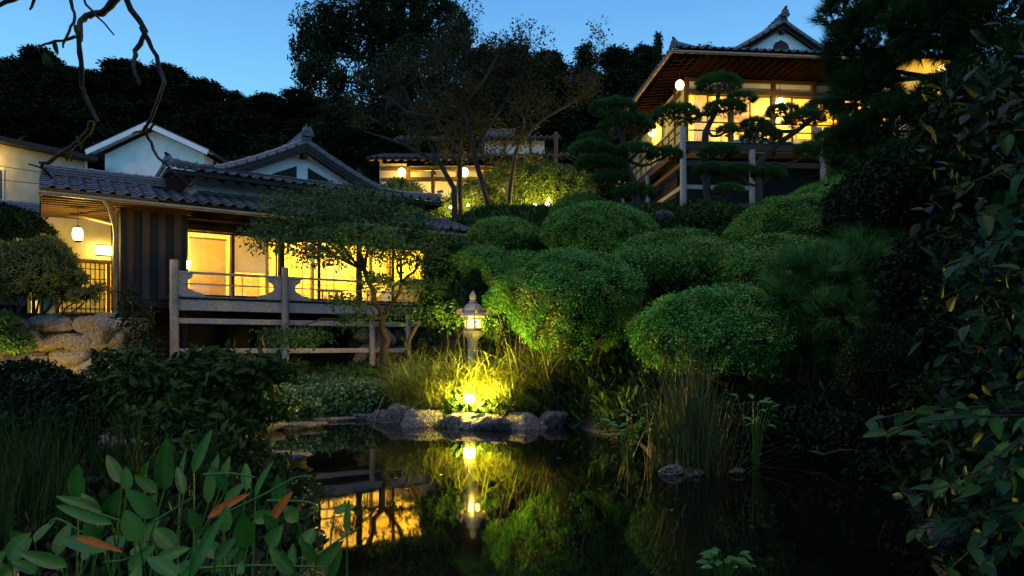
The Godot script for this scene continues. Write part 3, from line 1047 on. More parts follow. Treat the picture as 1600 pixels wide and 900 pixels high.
	for x in [-.3, .3]:
		for z in [-.2, .2]:
			boxed("leg", Vector3(x, .2, z), Vector3(.05, .4, .05), mats.brown_wood, t)
	# lamps outside
	var l := thing("hanging_lantern", "blazing round paper lantern hung under the porch roof", "lantern", place * Vector3(-4.7, 4.2, -0.8), 0.0)
	var ls := Shape.new()
	ls.lathe([Vector2(.0, -.15), Vector2(.08, -.15), Vector2(.11, -.1), Vector2(.12, 0), Vector2(.11, .1), Vector2(.08, .15), Vector2(0, .15)], 16)
	part("lamp_shade", ls, mats.lantern_glow, l)
	ls = Shape.new()
	ls.lathe([Vector2(.0, .15), Vector2(.095, .15), Vector2(.1, .17), Vector2(.05, .19), Vector2(0, .2)], 12)
	ls.lathe([Vector2(0, -.19), Vector2(.07, -.19), Vector2(.095, -.16), Vector2(0, -.152)], 12)
	ls.tube([Vector3(0, .19, 0), Vector3(0, 1.05, 0)], [.008, .008], 5)
	part("fitting", ls, mats.metal_dark, l)
	bulb(Vector3.ZERO, 4.0, GOLD, l, 0.11)
	l = thing("sign_lamp", "white box lamp glowing on the entrance wall", "lamp", place * Vector3(-4.02, 4.08, -2.8), 0.588)
	boxed("lamp_shade", Vector3.ZERO, Vector3(.38, .26, .14), mats.lantern_glow, l, 0.02)
	var sf := Shape.new()
	for y in [-.14, .14]:
		sf.box(Vector3(0, y, 0), Vector3(.41, .025, .17))
	sf.box(Vector3(0, 0, -.14), Vector3(.1, .1, .13))
	part("lamp_frame", sf, mats.brown_wood, l)
	bulb(Vector3.ZERO, 1.5, GOLD, l, 0.1)
	l = thing("veranda_lamp", "small cup-shaped wall lamp by the first lit door", "lamp", place * Vector3(-2.24, 3.62, -.86), 0.588)
	ls = Shape.new()
	ls.lathe([Vector2(0, -.11), Vector2(.05, -.11), Vector2(.085, .09), Vector2(.07, .11), Vector2(0, .11)], 14)
	part("lamp_shade", ls, mats.lantern_glow, l)
	ls = Shape.new()
	ls.tube([Vector3(0, -.1, 0), Vector3(0, -.2, 0), Vector3(0, -.22, -.16)], [.02, .02, .02], 8)
	part("arm", ls, mats.metal_dark, l)
	bulb(Vector3(0, 0, 0), .7, AMBER, l, 0.06)


# ---------------------------------------------------------------- the big house up the slope
func wall_lantern(at: Vector3, size: float, energy: float, label: String, warm := GOLD, hang := 0.0) -> void:
	var l := thing("wall_lantern", label, "lantern", at)
	var s := Shape.new()
	s.ball(Vector3.ZERO, Vector3(size, size * 1.15, size), 10, 16)
	part("lamp_shade", s, mats.lantern_glow, l)
	s = Shape.new()
	s.lathe([Vector2(0, size * 1.1), Vector2(size * .55, size * 1.1), Vector2(size * .3, size * 1.35), Vector2(0, size * 1.4)], 12)
	if hang > 0.0:
		s.tube([Vector3(0, size * 1.3, 0), Vector3(0, size * 1.3 + hang, 0)], [.012, .012], 5)
	else:
		s.tube([Vector3(0, size * 1.35, 0), Vector3(0, size * 1.6, -.05), Vector3(0, size * 1.3, -size * 2.0)], [.02, .02, .02], 6)
	for k in 6:
		var a := TAU * k / 6.0
		var pts := []
		for j in 7:
			var e := PI * (j / 6.0 - .5)
			pts.append(Vector3(cos(a) * cos(e), sin(e) * 1.15, sin(a) * cos(e)) * size * 1.03)
		s.tube(pts, [.006, .006, .006, .006, .006, .006, .006], 4)
	part("fitting", s, mats.metal_dark, l)
	bulb(Vector3.ZERO, energy, warm, l, size)


func build_hill_house() -> void:
	var h := thing("hillside_house", "large inn house on tall posts above the clipped mounds", "house", Vector3(6.5, 6.0, -26.6), 0.087)
	var roof := gable_roof(h, -1.13, 10.1, 2.2, -15.0, 5.66, 2.74, 3.6, 0.25, 3.2, 1, mats.eave_wood, mats.dark_wood, .09)
	# rafters in two tiers, lit from below
	rafters(roof, Vector3(-.95, 5.58, 2.1), Vector3(9.9, 5.58, 2.1), Vector3(0, 0, -1), 2.0, .06, .30, mats.eave_wood, .09, .15)
	rafters(roof, Vector3(-1.03, 5.56, 1.8), Vector3(-1.03, 5.56, -14.0), Vector3(1, 0, 0), 1.0, .10, .34, mats.eave_wood, .09, .15)
	var soffit := Shape.new()
	soffit.quad(Vector3(-1.1, 5.66, -15), Vector3(10, 5.66, -15), Vector3(10, 5.66, 2.15), Vector3(-1.1, 5.66, 2.15))
	part("soffit", soffit, mats.eave_wood, roof)
	var g := Shape.new()
	g.tube([Vector3(-1.2, 5.62, 2.3), Vector3(10, 5.6, 2.3)], [.055, .055], 8)
	g.tube([Vector3(-1.22, 5.62, 2.3), Vector3(-1.22, 5.58, -14.5)], [.055, .055], 8)
	part("gutter", g, mats.copper_pipe, h)
	# bell-shaped window in the gable
	var w := Shape.new()
	var o := PackedVector2Array()
	for p in [[-.42, 0], [.42, 0], [.38, .34], [.3, .5], [.14, .58], [0, .66], [-.14, .58], [-.3, .5], [-.38, .34]]:
		o.append(Vector2(4.485 + p[0] * .85, 7.29 + p[1] * .8))
	w.prism(o, -1.42, -1.385)
	var win := part("gable_window", w, mats.dark_wood, h)
	for k in 5:
		boxed("window_bar", Vector3(4.485 - .22 + k * .11, 7.47, -1.375), Vector3(.03, .38, .02), mats.brown_wood, win, 0.004)
	# front: posts, lintel, transoms
	for x in [.08, 1.84, 3.49, 5.1, 6.75, 8.4]:
		boxed("post", Vector3(x, 4.2, 0), Vector3(.16, 2.9, .16), mats.brown_wood, h)
	boxed("lintel", Vector3(4.3, 5.12, 0), Vector3(8.6, .18, .14), mats.brown_wood, h)
	boxed("lintel", Vector3(4.3, 5.56, 0), Vector3(8.6, .12, .14), mats.brown_wood, h)
	for k in 5:
		boxed("transom_panel", Vector3([.96, 2.66, 4.3, 5.92, 7.58][k], 5.355, -.02), Vector3(1.5, .27, .04), mats.plaster, h, 0.0)
	boxed("sill", Vector3(4.3, 2.99, 0), Vector3(8.6, .1, .2), mats.brown_wood, h)
	for k in 10:
		sliding_door(h, Vector3(.50 + k * .83, 4.03, -.03 if k % 2 else .03), .86, 1.98, mats.brown_wood, 0, 0.0)
	# room
	boxed("room_floor", Vector3(4.5, 2.88, -1.8), Vector3(9.0, .12, 3.6), mats.pale_wood, h, 0.0)
	boxed("room_ceiling", Vector3(4.5, 5.28, -1.8), Vector3(9.0, .06, 3.6), mats.pale_wood, h, 0.0)
	boxed("room_wall", Vector3(4.5, 4.1, -3.5), Vector3(9.0, 2.4, .08), mats.warm_wall, h, 0.0)
	boxed("room_wall", Vector3(8.96, 4.1, -1.8), Vector3(.08, 2.4, 3.4), mats.warm_wall, h, 0.0)
	boxed("room_wall", Vector3(.0, 4.1, -7.5), Vector3(.1, 2.6, 15.0), mats.warm_wall, h, 0.0)
	boxed("room_post", Vector3(3.2, 4.1, -2.4), Vector3(.12, 2.3, .12), mats.soffit_wood, h)
	boxed("room_post", Vector3(5.6, 4.1, -2.4), Vector3(.12, 2.3, .12), mats.soffit_wood, h)
	boxed("room_rail", Vector3(4.5, 4.95, -2.4), Vector3(9.0, .1, .1), mats.soffit_wood, h)
	paper_screen(h, Vector3(2.4, 4.5, -3.4), .8, .7, 2, 2, mats.brown_wood)
	paper_screen(h, Vector3(4.7, 3.9, -3.4), 1.2, 1.7, 4, 5, mats.soffit_wood)
	boxed("low_partition", Vector3(4.6, 3.28, -.6), Vector3(2.6, .66, .06), mats.plaster, h)
	boxed("window_seat", Vector3(2.6, 3.25, -1.2), Vector3(2.0, .5, .4), mats.pale_wood, h)
	for k in 2:
		var c := Shape.new()
		var cx: float = [.78, 7.6][k]
		c.sheet(36, 1, func(i: int, j: int) -> Vector3: return Vector3(cx + (i / 36.0 - .5) * .7, 3.06 + j * 1.98, -.16 + .03 * sin(i * 1.15)))
		part("curtain", c, mats.paper, h)
	# veranda
	var ver := Node3D.new()
	ver.name = "veranda"
	h.add_child(ver)
	for k in 6:
		boxed("floor_plank", Vector3(4.2, 2.90, 1.05 - k * .17), Vector3(9.4, .04, .16), mats.grey_wood, ver, 0.006)
	for k in 3:
		boxed("floor_plank", Vector3(-.40 + k * .17, 2.90, -7.0), Vector3(.16, .04, 14.1), mats.grey_wood, ver, 0.006)
	boxed("fascia", Vector3(4.2, 2.74, 1.05), Vector3(9.4, .26, .08), mats.dark_wood, ver)
	boxed("beam", Vector3(4.2, 2.12, 1.0), Vector3(9.2, .22, .1), mats.dark_wood, ver)
	boxed("beam", Vector3(1.0, 1.26, 1.0), Vector3(3.0, .16, .1), mats.grey_wood, ver)
	boxed("beam", Vector3(-.40, 2.74, -6.5), Vector3(.1, .26, 15.0), mats.brown_wood, ver)
	boxed("beam", Vector3(-.40, 2.1, -6.5), Vector3(.1, .16, 15.0), mats.brown_wood, ver)
	boxed("beam", Vector3(-.40, 1.26, -3.0), Vector3(.1, .16, 8.0), mats.grey_wood, ver)
	for p in [[-.4, 1.05, 3.4, .12], [2.2, 1.05, 2.65, .12], [4.9, 1.05, 2.65, .11], [7.5, 1.05, 2.65, .11], [-.45, -3.3, 2.7, .11], [-.45, -7.5, 2.7, .1]]:
		var st := Shape.new()
		st.tube([Vector3(p[0], -.6, p[1]), Vector3(p[0] + .02, 1.2, p[1]), Vector3(p[0] - .01, p[2], p[1])], [p[3] * 1.1, p[3], p[3] * .92], 10)
		part("stilt", st, mats.grey_wood, ver)
	boxed("foundation_wall", Vector3(4.5, 1.3, -.9), Vector3(9.0, 3.0, .1), mats.dark_wood, h, 0.0)
	boxed("foundation_wall", Vector3(.12, 1.3, -7.5), Vector3(.1, 3.0, 13.0), mats.dark_wood, h, 0.0)
	for y in [3.63, 3.33]:
		barred("hand_rail", Vector3(-.4, y, 1.02), Vector3(8.8, y, 1.02), .05, .05, mats.brown_wood, ver)
		barred("hand_rail", Vector3(-.4, y, 1.0), Vector3(-.4, y, -13.0), .05, .05, mats.brown_wood, ver)
	for k in 6:
		boxed("baluster", Vector3(.55 + k * 1.6, 3.28, 1.02), Vector3(.05, .7, .05), mats.brown_wood, ver)
	for k in 8:
		boxed("baluster", Vector3(-.4, 3.28, -.6 - k * 1.6), Vector3(.05, .7, .05), mats.brown_wood, ver)
	for x in [2.25, 4.95]:
		bracket(ver, Vector3(x, 2.92, 1.0), 1.0, .72, .66, mats.grey_wood)
		bracket(ver, Vector3(x - .06, 2.92, 1.0), -1.0, .72, .66, mats.grey_wood)
	# long side wall: posts, lit windows, plaster at its far end
	for k in 9:
		boxed("post", Vector3(-.06, 4.2, -.9 - k * 1.6), Vector3(.08, 2.7, .14), mats.brown_wood, h)
	boxed("lintel", Vector3(-.08, 5.1, -7.5), Vector3(.1, .18, 14.6), mats.brown_wood, h)
	boxed("side_rail", Vector3(-.08, 4.0, -7.5), Vector3(.06, .08, 14.6), mats.brown_wood, h)
	boxed("plaster_wall", Vector3(-.34, 3.2, -13.2), Vector3(.08, 2.6, 2.6), mats.plaster, h)
	for z in [-8.3, -9.9]:
		var f := boxed("side_window", Vector3(-.10, 3.6, z), Vector3(.05, .9, .8), mats.brown_wood, h)
		boxed("paper", Vector3(-.13, 3.6, z), Vector3(.02, .8, .7), mats.window_glow, f, 0.0)
	var place := h.transform
	wall_lantern(place * Vector3(-.55, 4.9, 1.15), .16, .9, "round lantern blazing under the eave corner of the hillside house", GOLD, .4)
	wall_lantern(place * Vector3(3.55, 4.62, .45), .17, .8, "round lantern hung before the lit doors of the hillside house", GOLD, .7)
	wall_lantern(place * Vector3(-.25, 4.6, -3.4), .18, 5.0, "round lantern on the long side wall of the hillside house", GOLD, .5)
	pendant(place * Vector3(1.5, 4.8, -2.0), 12.2, "glowing room lamp near the curtain in the hillside house")
	pendant(place * Vector3(4.6, 4.8, -2.0), 12.2, "glowing room lamp in the middle bay of the hillside house")
	pendant(place * Vector3(7.4, 4.8, -2.0), 10.8, "glowing room lamp in the hillside house, behind the pine")


# ---------------------------------------------------------------- houses farther off
func build_far_houses() -> void:
	# the low house behind the hedge
	var h := thing("garden_house", "low tiled house behind the lit hedge, half hidden by thin trees", "house", Vector3(-1.5, 7.45, -34.0), -0.02)
	boxed("wall", Vector3(0, 1.5, -4), Vector3(9.6, 3.2, .1), mats.cream_wall, h, 0.0)
	boxed("wall", Vector3(3.2, 1.2, 0), Vector3(3.4, 2.9, .1), mats.brown_wood, h, 0.0)
	boxed("wall", Vector3(-4.2, 1.4, 0), Vector3(1.2, 2.9, .1), mats.cream_wall, h, 0.0)
	boxed("room_ceiling", Vector3(0, 2.7, -2), Vector3(9.8, .06, 4.1), mats.pale_wood, h, 0.0)
	boxed("room_floor", Vector3(0, .4, -2), Vector3(9.8, .1, 4.1), mats.pale_wood, h, 0.0)
	for x in [-4.85, 4.85]:
		boxed("wall", Vector3(x, 1.5, -2), Vector3(.1, 3.0, 4.1), mats.cream_wall, h, 0.0)
	boxed("lintel", Vector3(0, 2.08, .08), Vector3(9.6, .14, .1), mats.brown_wood, h)
	boxed("lintel", Vector3(0, 2.58, .08), Vector3(9.6, .14, .1), mats.brown_wood, h)
	for x in [-3.55, -2.3, -1.05, .2, 1.4, 2.8, 4.6]:
		boxed("post", Vector3(x, 1.5, .06), Vector3(.13, 2.4, .13), mats.brown_wood, h)
	for k in 4:
		var d := sliding_door(h, Vector3(-2.95 + k * 1.25, 1.25, 0), 1.18, 1.6, mats.brown_wood, 0, 0.0)
		var c := Shape.new()
		var cx := -2.95 + k * 1.25
		c.sheet(40, 1, func(i: int, j: int) -> Vector3: return Vector3(cx + (i / 40.0 - .5) * 1.05, .5 + j * 1.5, -.2 + .03 * sin(i * 1.3)))
		part("curtain", c, mats.paper, d)
	for k in 5:
		var f := boxed("transom", Vector3([-2.92, -1.67, -.42, .8, 2.1][k], 2.33, 0), Vector3(1.1, .34, .03), mats.brown_wood, h)
		boxed("paper", Vector3([-2.92, -1.67, -.42, .8, 2.1][k], 2.33, .02), Vector3(1.0, .26, .02), mats.paper, f, 0.0)
	var roof := lean_roof(h, "roof", -5.3, 5.2, Vector2(1.1, 2.86), Vector2(-2.2, 3.9), 1, mats.dark_wood)
	rafters(roof, Vector3(-5.2, 2.76, 1.0), Vector3(5.1, 2.76, 1.0), Vector3(0, 0, -1), 1.0, .3, .4, mats.soffit_wood)
	boxed("upper_wall", Vector3(1.6, 3.95, -1.3), Vector3(3.0, .7, .1), mats.plaster, h, 0.0)
	for x in [1.1, 2.4]:
		boxed("post", Vector3(x, 3.95, -1.22), Vector3(.1, .7, .06), mats.brown_wood, h)
	var up := lean_roof(h, "upper_roof", -.3, 3.9, Vector2(-.7, 4.25), Vector2(-2.2, 4.8), 1, mats.dark_wood)
	ridge(up, Vector3(0, 4.8, -2.2), Vector3(1.6, 4.8, -2.2), .3, .3)
	up = lean_roof(h, "upper_roof", -4.4, -1.9, Vector2(-.9, 4.3), Vector2(-2.0, 4.75), 1, mats.dark_wood)
	var place := h.transform
	pendant(place * Vector3(-2.6, 2.2, -1.6), 13.0, "glowing room lamp behind the curtains of the garden house")
	pendant(place * Vector3(.6, 2.2, -1.6), 10.4, "glowing room lamp at the far bay of the garden house")
	wall_lantern(place * Vector3(-3.75, 2.3, .5), .2, 2.6, "round lantern on the garden house beside its curtained doors", GOLD, .3)
	wall_lantern(place * Vector3(-.75, 2.3, .5), .2, 2.6, "round lantern on the garden house between transom and dark post", GOLD, .3)
	# white gable
	h = thing("gable_building", "plain white gabled building behind the tiled porch roof", "building", Vector3(-16.3, 5.0, -32.0), 0.0)
	var s := Shape.new()
	s.prism(PackedVector2Array([Vector2(-2.2, -1), Vector2(2.3, -1), Vector2(2.3, 5.2), Vector2(0, 6.25), Vector2(-2.2, 5.2)]), -7, 0)
	part("wall", s, mats.plaster, h)
	for k in [-1.0, 1.0]:
		s = Shape.new()
		s.box(Vector3(k * 1.36, 5.86, -3.2), Vector3(3.05, .1, 7.6), Basis(Vector3.BACK, -k * .43), 0.01)
		part("roof", s, mats.roof_tile, h)
		s = Shape.new()
		s.box(Vector3(k * 1.36, 5.74, .58), Vector3(3.0, .22, .06), Basis(Vector3.BACK, -k * .43), 0.01)
		s.box(Vector3(k * 1.36, 5.80, .3), Vector3(2.98, .06, .55), Basis(Vector3.BACK, -k * .43), 0.01)
		part("verge_board", s, mats.plaster, h)
	s = Shape.new()
	s.tube([Vector3(-1.6, 5.6, -1.5), Vector3(-1.6, 6.5, -1.5)], [.07, .07], 8)
	part("vent_pipe", s, mats.metal_pale, h)
	# cream block at the edge
	h = thing("cream_building", "cream rendered building with lamp-lit wall under its flat eave", "building", Vector3(-18.2, 4.0, -31.2), 0.98)
	boxed("wall", Vector3(-4.1, 2.5, -3), Vector3(7.0, 6.0, 6.0), mats.cream_wall, h, 0.0)
	boxed("wall", Vector3(.05, 2.2, -3), Vector3(1.3, 5.2, 5.0), mats.cream_wall, h, 0.0)
	boxed("roof", Vector3(-4.6, 5.60, -2.75), Vector3(8.4, .2, 6.6), mats.dark_wood, h)
	boxed("roof", Vector3(.3, 4.95, -2.8), Vector3(1.9, .16, 6.0), mats.dark_wood, h)
	var wf := boxed("window", Vector3(-4.4, 3.6, .03), Vector3(1.3, 1.9, .08), mats.metal_pale, h)
	boxed("pane", Vector3(-4.4, 3.6, .06), Vector3(1.16, 1.76, .05), mats.metal_dark, wf)
	boxed("drain_pipe", Vector3(-.68, 2.6, .08), Vector3(.09, 6.0, .09), mats.metal_pale, h)
	barred("balcony_rail", Vector3(-7, 3.0, 1.0), Vector3(-1.0, 3.0, 1.0), .05, .05, mats.metal_pale, h)
	boxed("balcony", Vector3(-4, 2.1, .6), Vector3(6.2, .14, 1.1), mats.cream_wall, h)
	for k in 7:
		boxed("balcony_post", Vector3(-6.9 + k * .98, 2.6, 1.0), Vector3(.04, .8, .04), mats.metal_pale, h)
	wall_lantern(h.transform * Vector3(-4.35, 4.75, .5), .12, 2.0, "lamp under the flat eave of the cream building", GOLD, .35)
	var ac := thing("air_conditioner", "outdoor air conditioner unit on the cream building's balcony", "air conditioner", h.transform * Vector3(-2.9, 2.17, .62), 0.98)
	boxed("casing", Vector3(0, .32, 0), Vector3(.8, .6, .3), mats.metal_pale, ac, 0.03)
	s = Shape.new()
	s.frame = Transform3D(Basis(Vector3.RIGHT, PI / 2), Vector3(-.1, .33, .155))
	s.lathe([Vector2(0, 0), Vector2(.24, 0), Vector2(.25, .01), Vector2(.22, .02), Vector2(0, .02)], 20)
	part("fan_grille", s, mats.metal_dark, ac)
	# small tiled roof before it
	h = thing("storehouse", "small dark storehouse with a tiled roof beyond the porch", "shed", Vector3(-16.8, 3.0, -24.5), 0.5)
	boxed("wall", Vector3(0, 1.2, -1), Vector3(3.2, 2.6, 2.0), mats.dark_wood, h, 0.0)
	roof = lean_roof(h, "roof", -2.0, 2.0, Vector2(.7, 2.5), Vector2(-1.1, 3.3), 1, mats.dark_wood)
	ridge(roof, Vector3(-1.9, 3.3, -1.1), Vector3(1.9, 3.3, -1.1), .3, .3)
	# lit soffit showing through the pine
	h = thing("upper_annex", "corner of another tiled house glowing orange behind the big pine", "house", Vector3(13.6, 8.6, -23.0), -0.25)
	boxed("wall", Vector3(1.5, 1.2, -2.0), Vector3(4.6, 3.6, .1), mats.cream_wall, h, 0.0)
	s = Shape.new()
	s.box(Vector3(1.4, 3.1, -.9), Vector3(5.2, .1, 2.6), Basis(Vector3.RIGHT, .25))
	part("soffit", s, mats.soffit_wood, h)
	rafters(h, Vector3(-1, 2.75, .3), Vector3(3.8, 2.75, .3), Vector3(0, 0, -1), 2.2, .26, .4, mats.brown_wood)
	roof = lean_roof(h, "porch_roof", -1.6, 3.2, Vector2(.6, 1.5), Vector2(-.8, 1.95), 2, mats.dark_wood)
	wall_lantern(h.transform * Vector3(.7, 2.25, -1.0), .12, 4.5, "small lantern behind the big pine, under an orange soffit", AMBER, .4)
	# power cables
	for k in 3:
		s = Shape.new()
		var a: Vector3 = [Vector3(-21, 8.5, -26), Vector3(-21, 7.9, -26), Vector3(-21, 6.2, -26)][k]
		var b: Vector3 = [Vector3(-11.2, 7.5, -26), Vector3(-11.2, 7.35, -26), Vector3(-15.0, 5.9, -26)][k]
		var pts := []
		var rr := []
		for i in 9:
			pts.append(a.lerp(b, i / 8.0) + Vector3.DOWN * .25 * sin(PI * i / 8.0))
			rr.append(.014)
		s.tube(pts, rr, 5)
		whole("power_cable", s.mesh(), mats.cable_black, ["uppermost cable strung before the cream and white buildings", "middle cable strung before the cream and white buildings", "lowest cable strung low before the cream building"][k], "cable")
	# pole with its box by the hedge
	var t := thing("utility_pole", "weathered pole with a small box beside the lit hedge", "pole", on_ground(1.9, -30.5, .2))
	s = Shape.new()
	s.tube([Vector3.ZERO, Vector3(0, 3.7, 0)], [.10, .085], 10)
	part("pole", s, mats.brown_wood, t)
	boxed("meter_box", Vector3(.2, 2.0, .1), Vector3(.22, .4, .2), mats.metal_pale, t)


# ---------------------------------------------------------------- stones and lamps of the garden
func stone(x: float, z: float, size: Vector3, seed_: int, label: String, lift := 0.0, m: Material = null, turn := 0.0, flat := 0.0) -> void:
	whole("pond_stone", rock_shape(seed_, size, flat), m if m else mats.rock, label, "stone", Vector3(x, lift, z), turn, "stones along the edge of the pond")


func build_stones() -> void:
	stone(-2.62, -14.25, Vector3(.28, .22, .25), 3, "small rounded stone in the group beside the leafy ground cover", .03)
	stone(-2.25, -13.95, Vector3(.38, .36, .32), 4, "tall blocky grey stone at the far corner of the lit grass island", .05)
	stone(-1.62, -13.3, Vector3(.55, .36, .36), 5, "wedge-shaped grey stone edging the island under pale grass", -.02, null, .3)
	stone(-1.02, -13.0, Vector3(.34, .30, .3), 6, "squarish stone between the wedge stone and the broad floodlit one", .0)
	stone(-.45, -12.85, Vector3(.52, .37, .36), 7, "broad reddish-grey stone in front of the floodlight", -.03)
	stone(.22, -12.95, Vector3(.52, .36, .36), 8, "long flat-faced grey stone at the dark end of the island", -.02, null, -.2)
	stone(.72, -13.3, Vector3(.3, .28, .28), 9, "small stone tucked behind the last stone of the island", .03)
	stone(-3.05, -14.45, Vector3(.32, .14, .22), 10, "low wet stone at the water under the ground cover", .03, null, 0, .2)
	stone(-3.7, -14.05, Vector3(.4, .10, .24), 11, "thin pale stone slab at the water, catching lamp light", .02, mats.warm_rock, .4, .3)
	stone(-5.0, -12.5, Vector3(1.05, .22, .6), 12, "large flat rock slab on the far shore before the stilts", .05, null, .35, .3)
	stone(-4.15, -12.75, Vector3(.5, .14, .3), 13, "narrow flat rock beside the large shore slab", .03, null, .1, .3)
	stone(-3.4, -8.75, Vector3(.58, .17, .4), 14, "flat jutting rock slab in front of the red-tipped shrub", .05, null, .25, .3)
	stone(-5.9, -10.1, Vector3(.8, .24, .5), 15, "flat dark rock behind the reeds on the near shore", .06, null, 0, .3)
	stone(-4.6, -9.15, Vector3(.6, .2, .4), 16, "flat rock half under the shrub beside the inlet", .04, null, .7, .3)
	stone(1.9, -8.25, Vector3(.11, .08, .09), 17, "pale round stone at the foot of the reed clump", .04)
	stone(2.12, -8.15, Vector3(.11, .05, .08), 18, "low pale stone next to the round one under the reeds", .03)
	stone(2.62, -8.2, Vector3(.08, .05, .06), 19, "smallest stone below the drooping reed blades", .03)
	stone(2.7, -4.4, Vector3(.16, .10, .13), 20, "grey angular rock among the dark camellia leaves", .3, mats.dark_rock, .3)
	stone(-6.25, -18.75, Vector3(.34, .24, .3), 22, "pale foot stone under the middle veranda post", .34, mats.warm_rock)
	# upright slab by the post
	whole("upright_stone", rock_shape(23, Vector3(.2, .42, .12)), mats.rock, "dark upright stone beside the middle veranda post", "stone", on_ground(-6.75, -18.2) + Vector3(0, .35, 0), .4)
	for k in 4:
		var p: Vector3 = [Vector3(5.1, 5.75, -23.4), Vector3(6.75, 5.95, -24.4), Vector3(7.4, 5.75, -22.4), Vector3(8.75, 6.3, -24.6)][k]
		whole("slope_rock", rock_shape(24 + k, [Vector3(.3, .25, .3), Vector3(.42, .34, .4), Vector3(.3, .3, .3), Vector3(.3, .25, .3)][k]), mats.rock, ["grey rock at the foot of the side stilts", "broad grey rock between the two front stilts", "pale rock above the mound, left of the second stilt", "small rock under the second stilt of the hillside house"][k], "rock", p)
	# retaining walls of rough stones, one part to a stone
	var w := thing("stone_wall", "rough stone retaining wall below the lit entrance", "wall", Vector3(-8.9, 0, -15.6))
	rand.seed = 41
	var kinds := []
	for k in 6:
		kinds.append(rock_shape(60 + k, Vector3(.42, .29, .28)))
	boxed("backing", Vector3(-3.2, 1.1, -.25), Vector3(6.6, 2.1, .3), mats.soil, w, 0.0)
	for row in 5:
		var x := .05
		while x > -6.4:
			var wide := rand.randf_range(.55, 1.5)
			var y := .28 + row * .42 + rand.randf_range(-.08, .08)
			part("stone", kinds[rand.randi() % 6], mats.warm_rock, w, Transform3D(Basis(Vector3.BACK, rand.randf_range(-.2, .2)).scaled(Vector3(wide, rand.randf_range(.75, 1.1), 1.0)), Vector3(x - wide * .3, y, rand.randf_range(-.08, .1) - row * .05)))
			x -= wide * .60
	for row in 4:
		for k in 3:
			part("stone", kinds[rand.randi() % 6], mats.warm_rock, w, Transform3D(Basis(Vector3.UP, 1.2), Vector3(.1 - k * .35, .4 + row * .5, -.4 - k * .55)))
	w = thing("foundation_stones", "rounded foundation stones lit yellow under the far end of the veranda", "wall", Vector3(-3.6, 0, -21.2), .588)
	for row in 3:
		for k in 7:
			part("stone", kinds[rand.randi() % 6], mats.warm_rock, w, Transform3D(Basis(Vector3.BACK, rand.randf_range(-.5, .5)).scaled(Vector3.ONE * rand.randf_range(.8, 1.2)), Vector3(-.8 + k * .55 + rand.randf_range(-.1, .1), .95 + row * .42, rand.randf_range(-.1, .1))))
	boxed("backing", Vector3(.9, 1.0, -.3), Vector3(4.4, 2.2, .3), mats.soil, w, 0.0)


func garden_light(at: Vector3, size: float, energy: float, label: String, warm := GOLD) -> void:
	var t := thing("garden_light", label, "lamp", at, 0.0, "low garden floodlights")
	var s := Shape.new()
	s.ball(Vector3.ZERO, Vector3(size, size, size * .8), 8, 12)
	part("lens_glow", s, mats.flood_glow, t)
	s = Shape.new()
	s.tube([Vector3(0, -size - .25, 0), Vector3(0, -size * .8, 0)], [.018, .018], 6)
	s.lathe([Vector2(size * .5, -size * 1.05), Vector2(size * .9, -size * .75), Vector2(size * .7, -size * .8), Vector2(0, -size * .9)], 12)
	part("spike", s, mats.metal_dark, t)
	bulb(Vector3.ZERO, energy, warm, t, size)


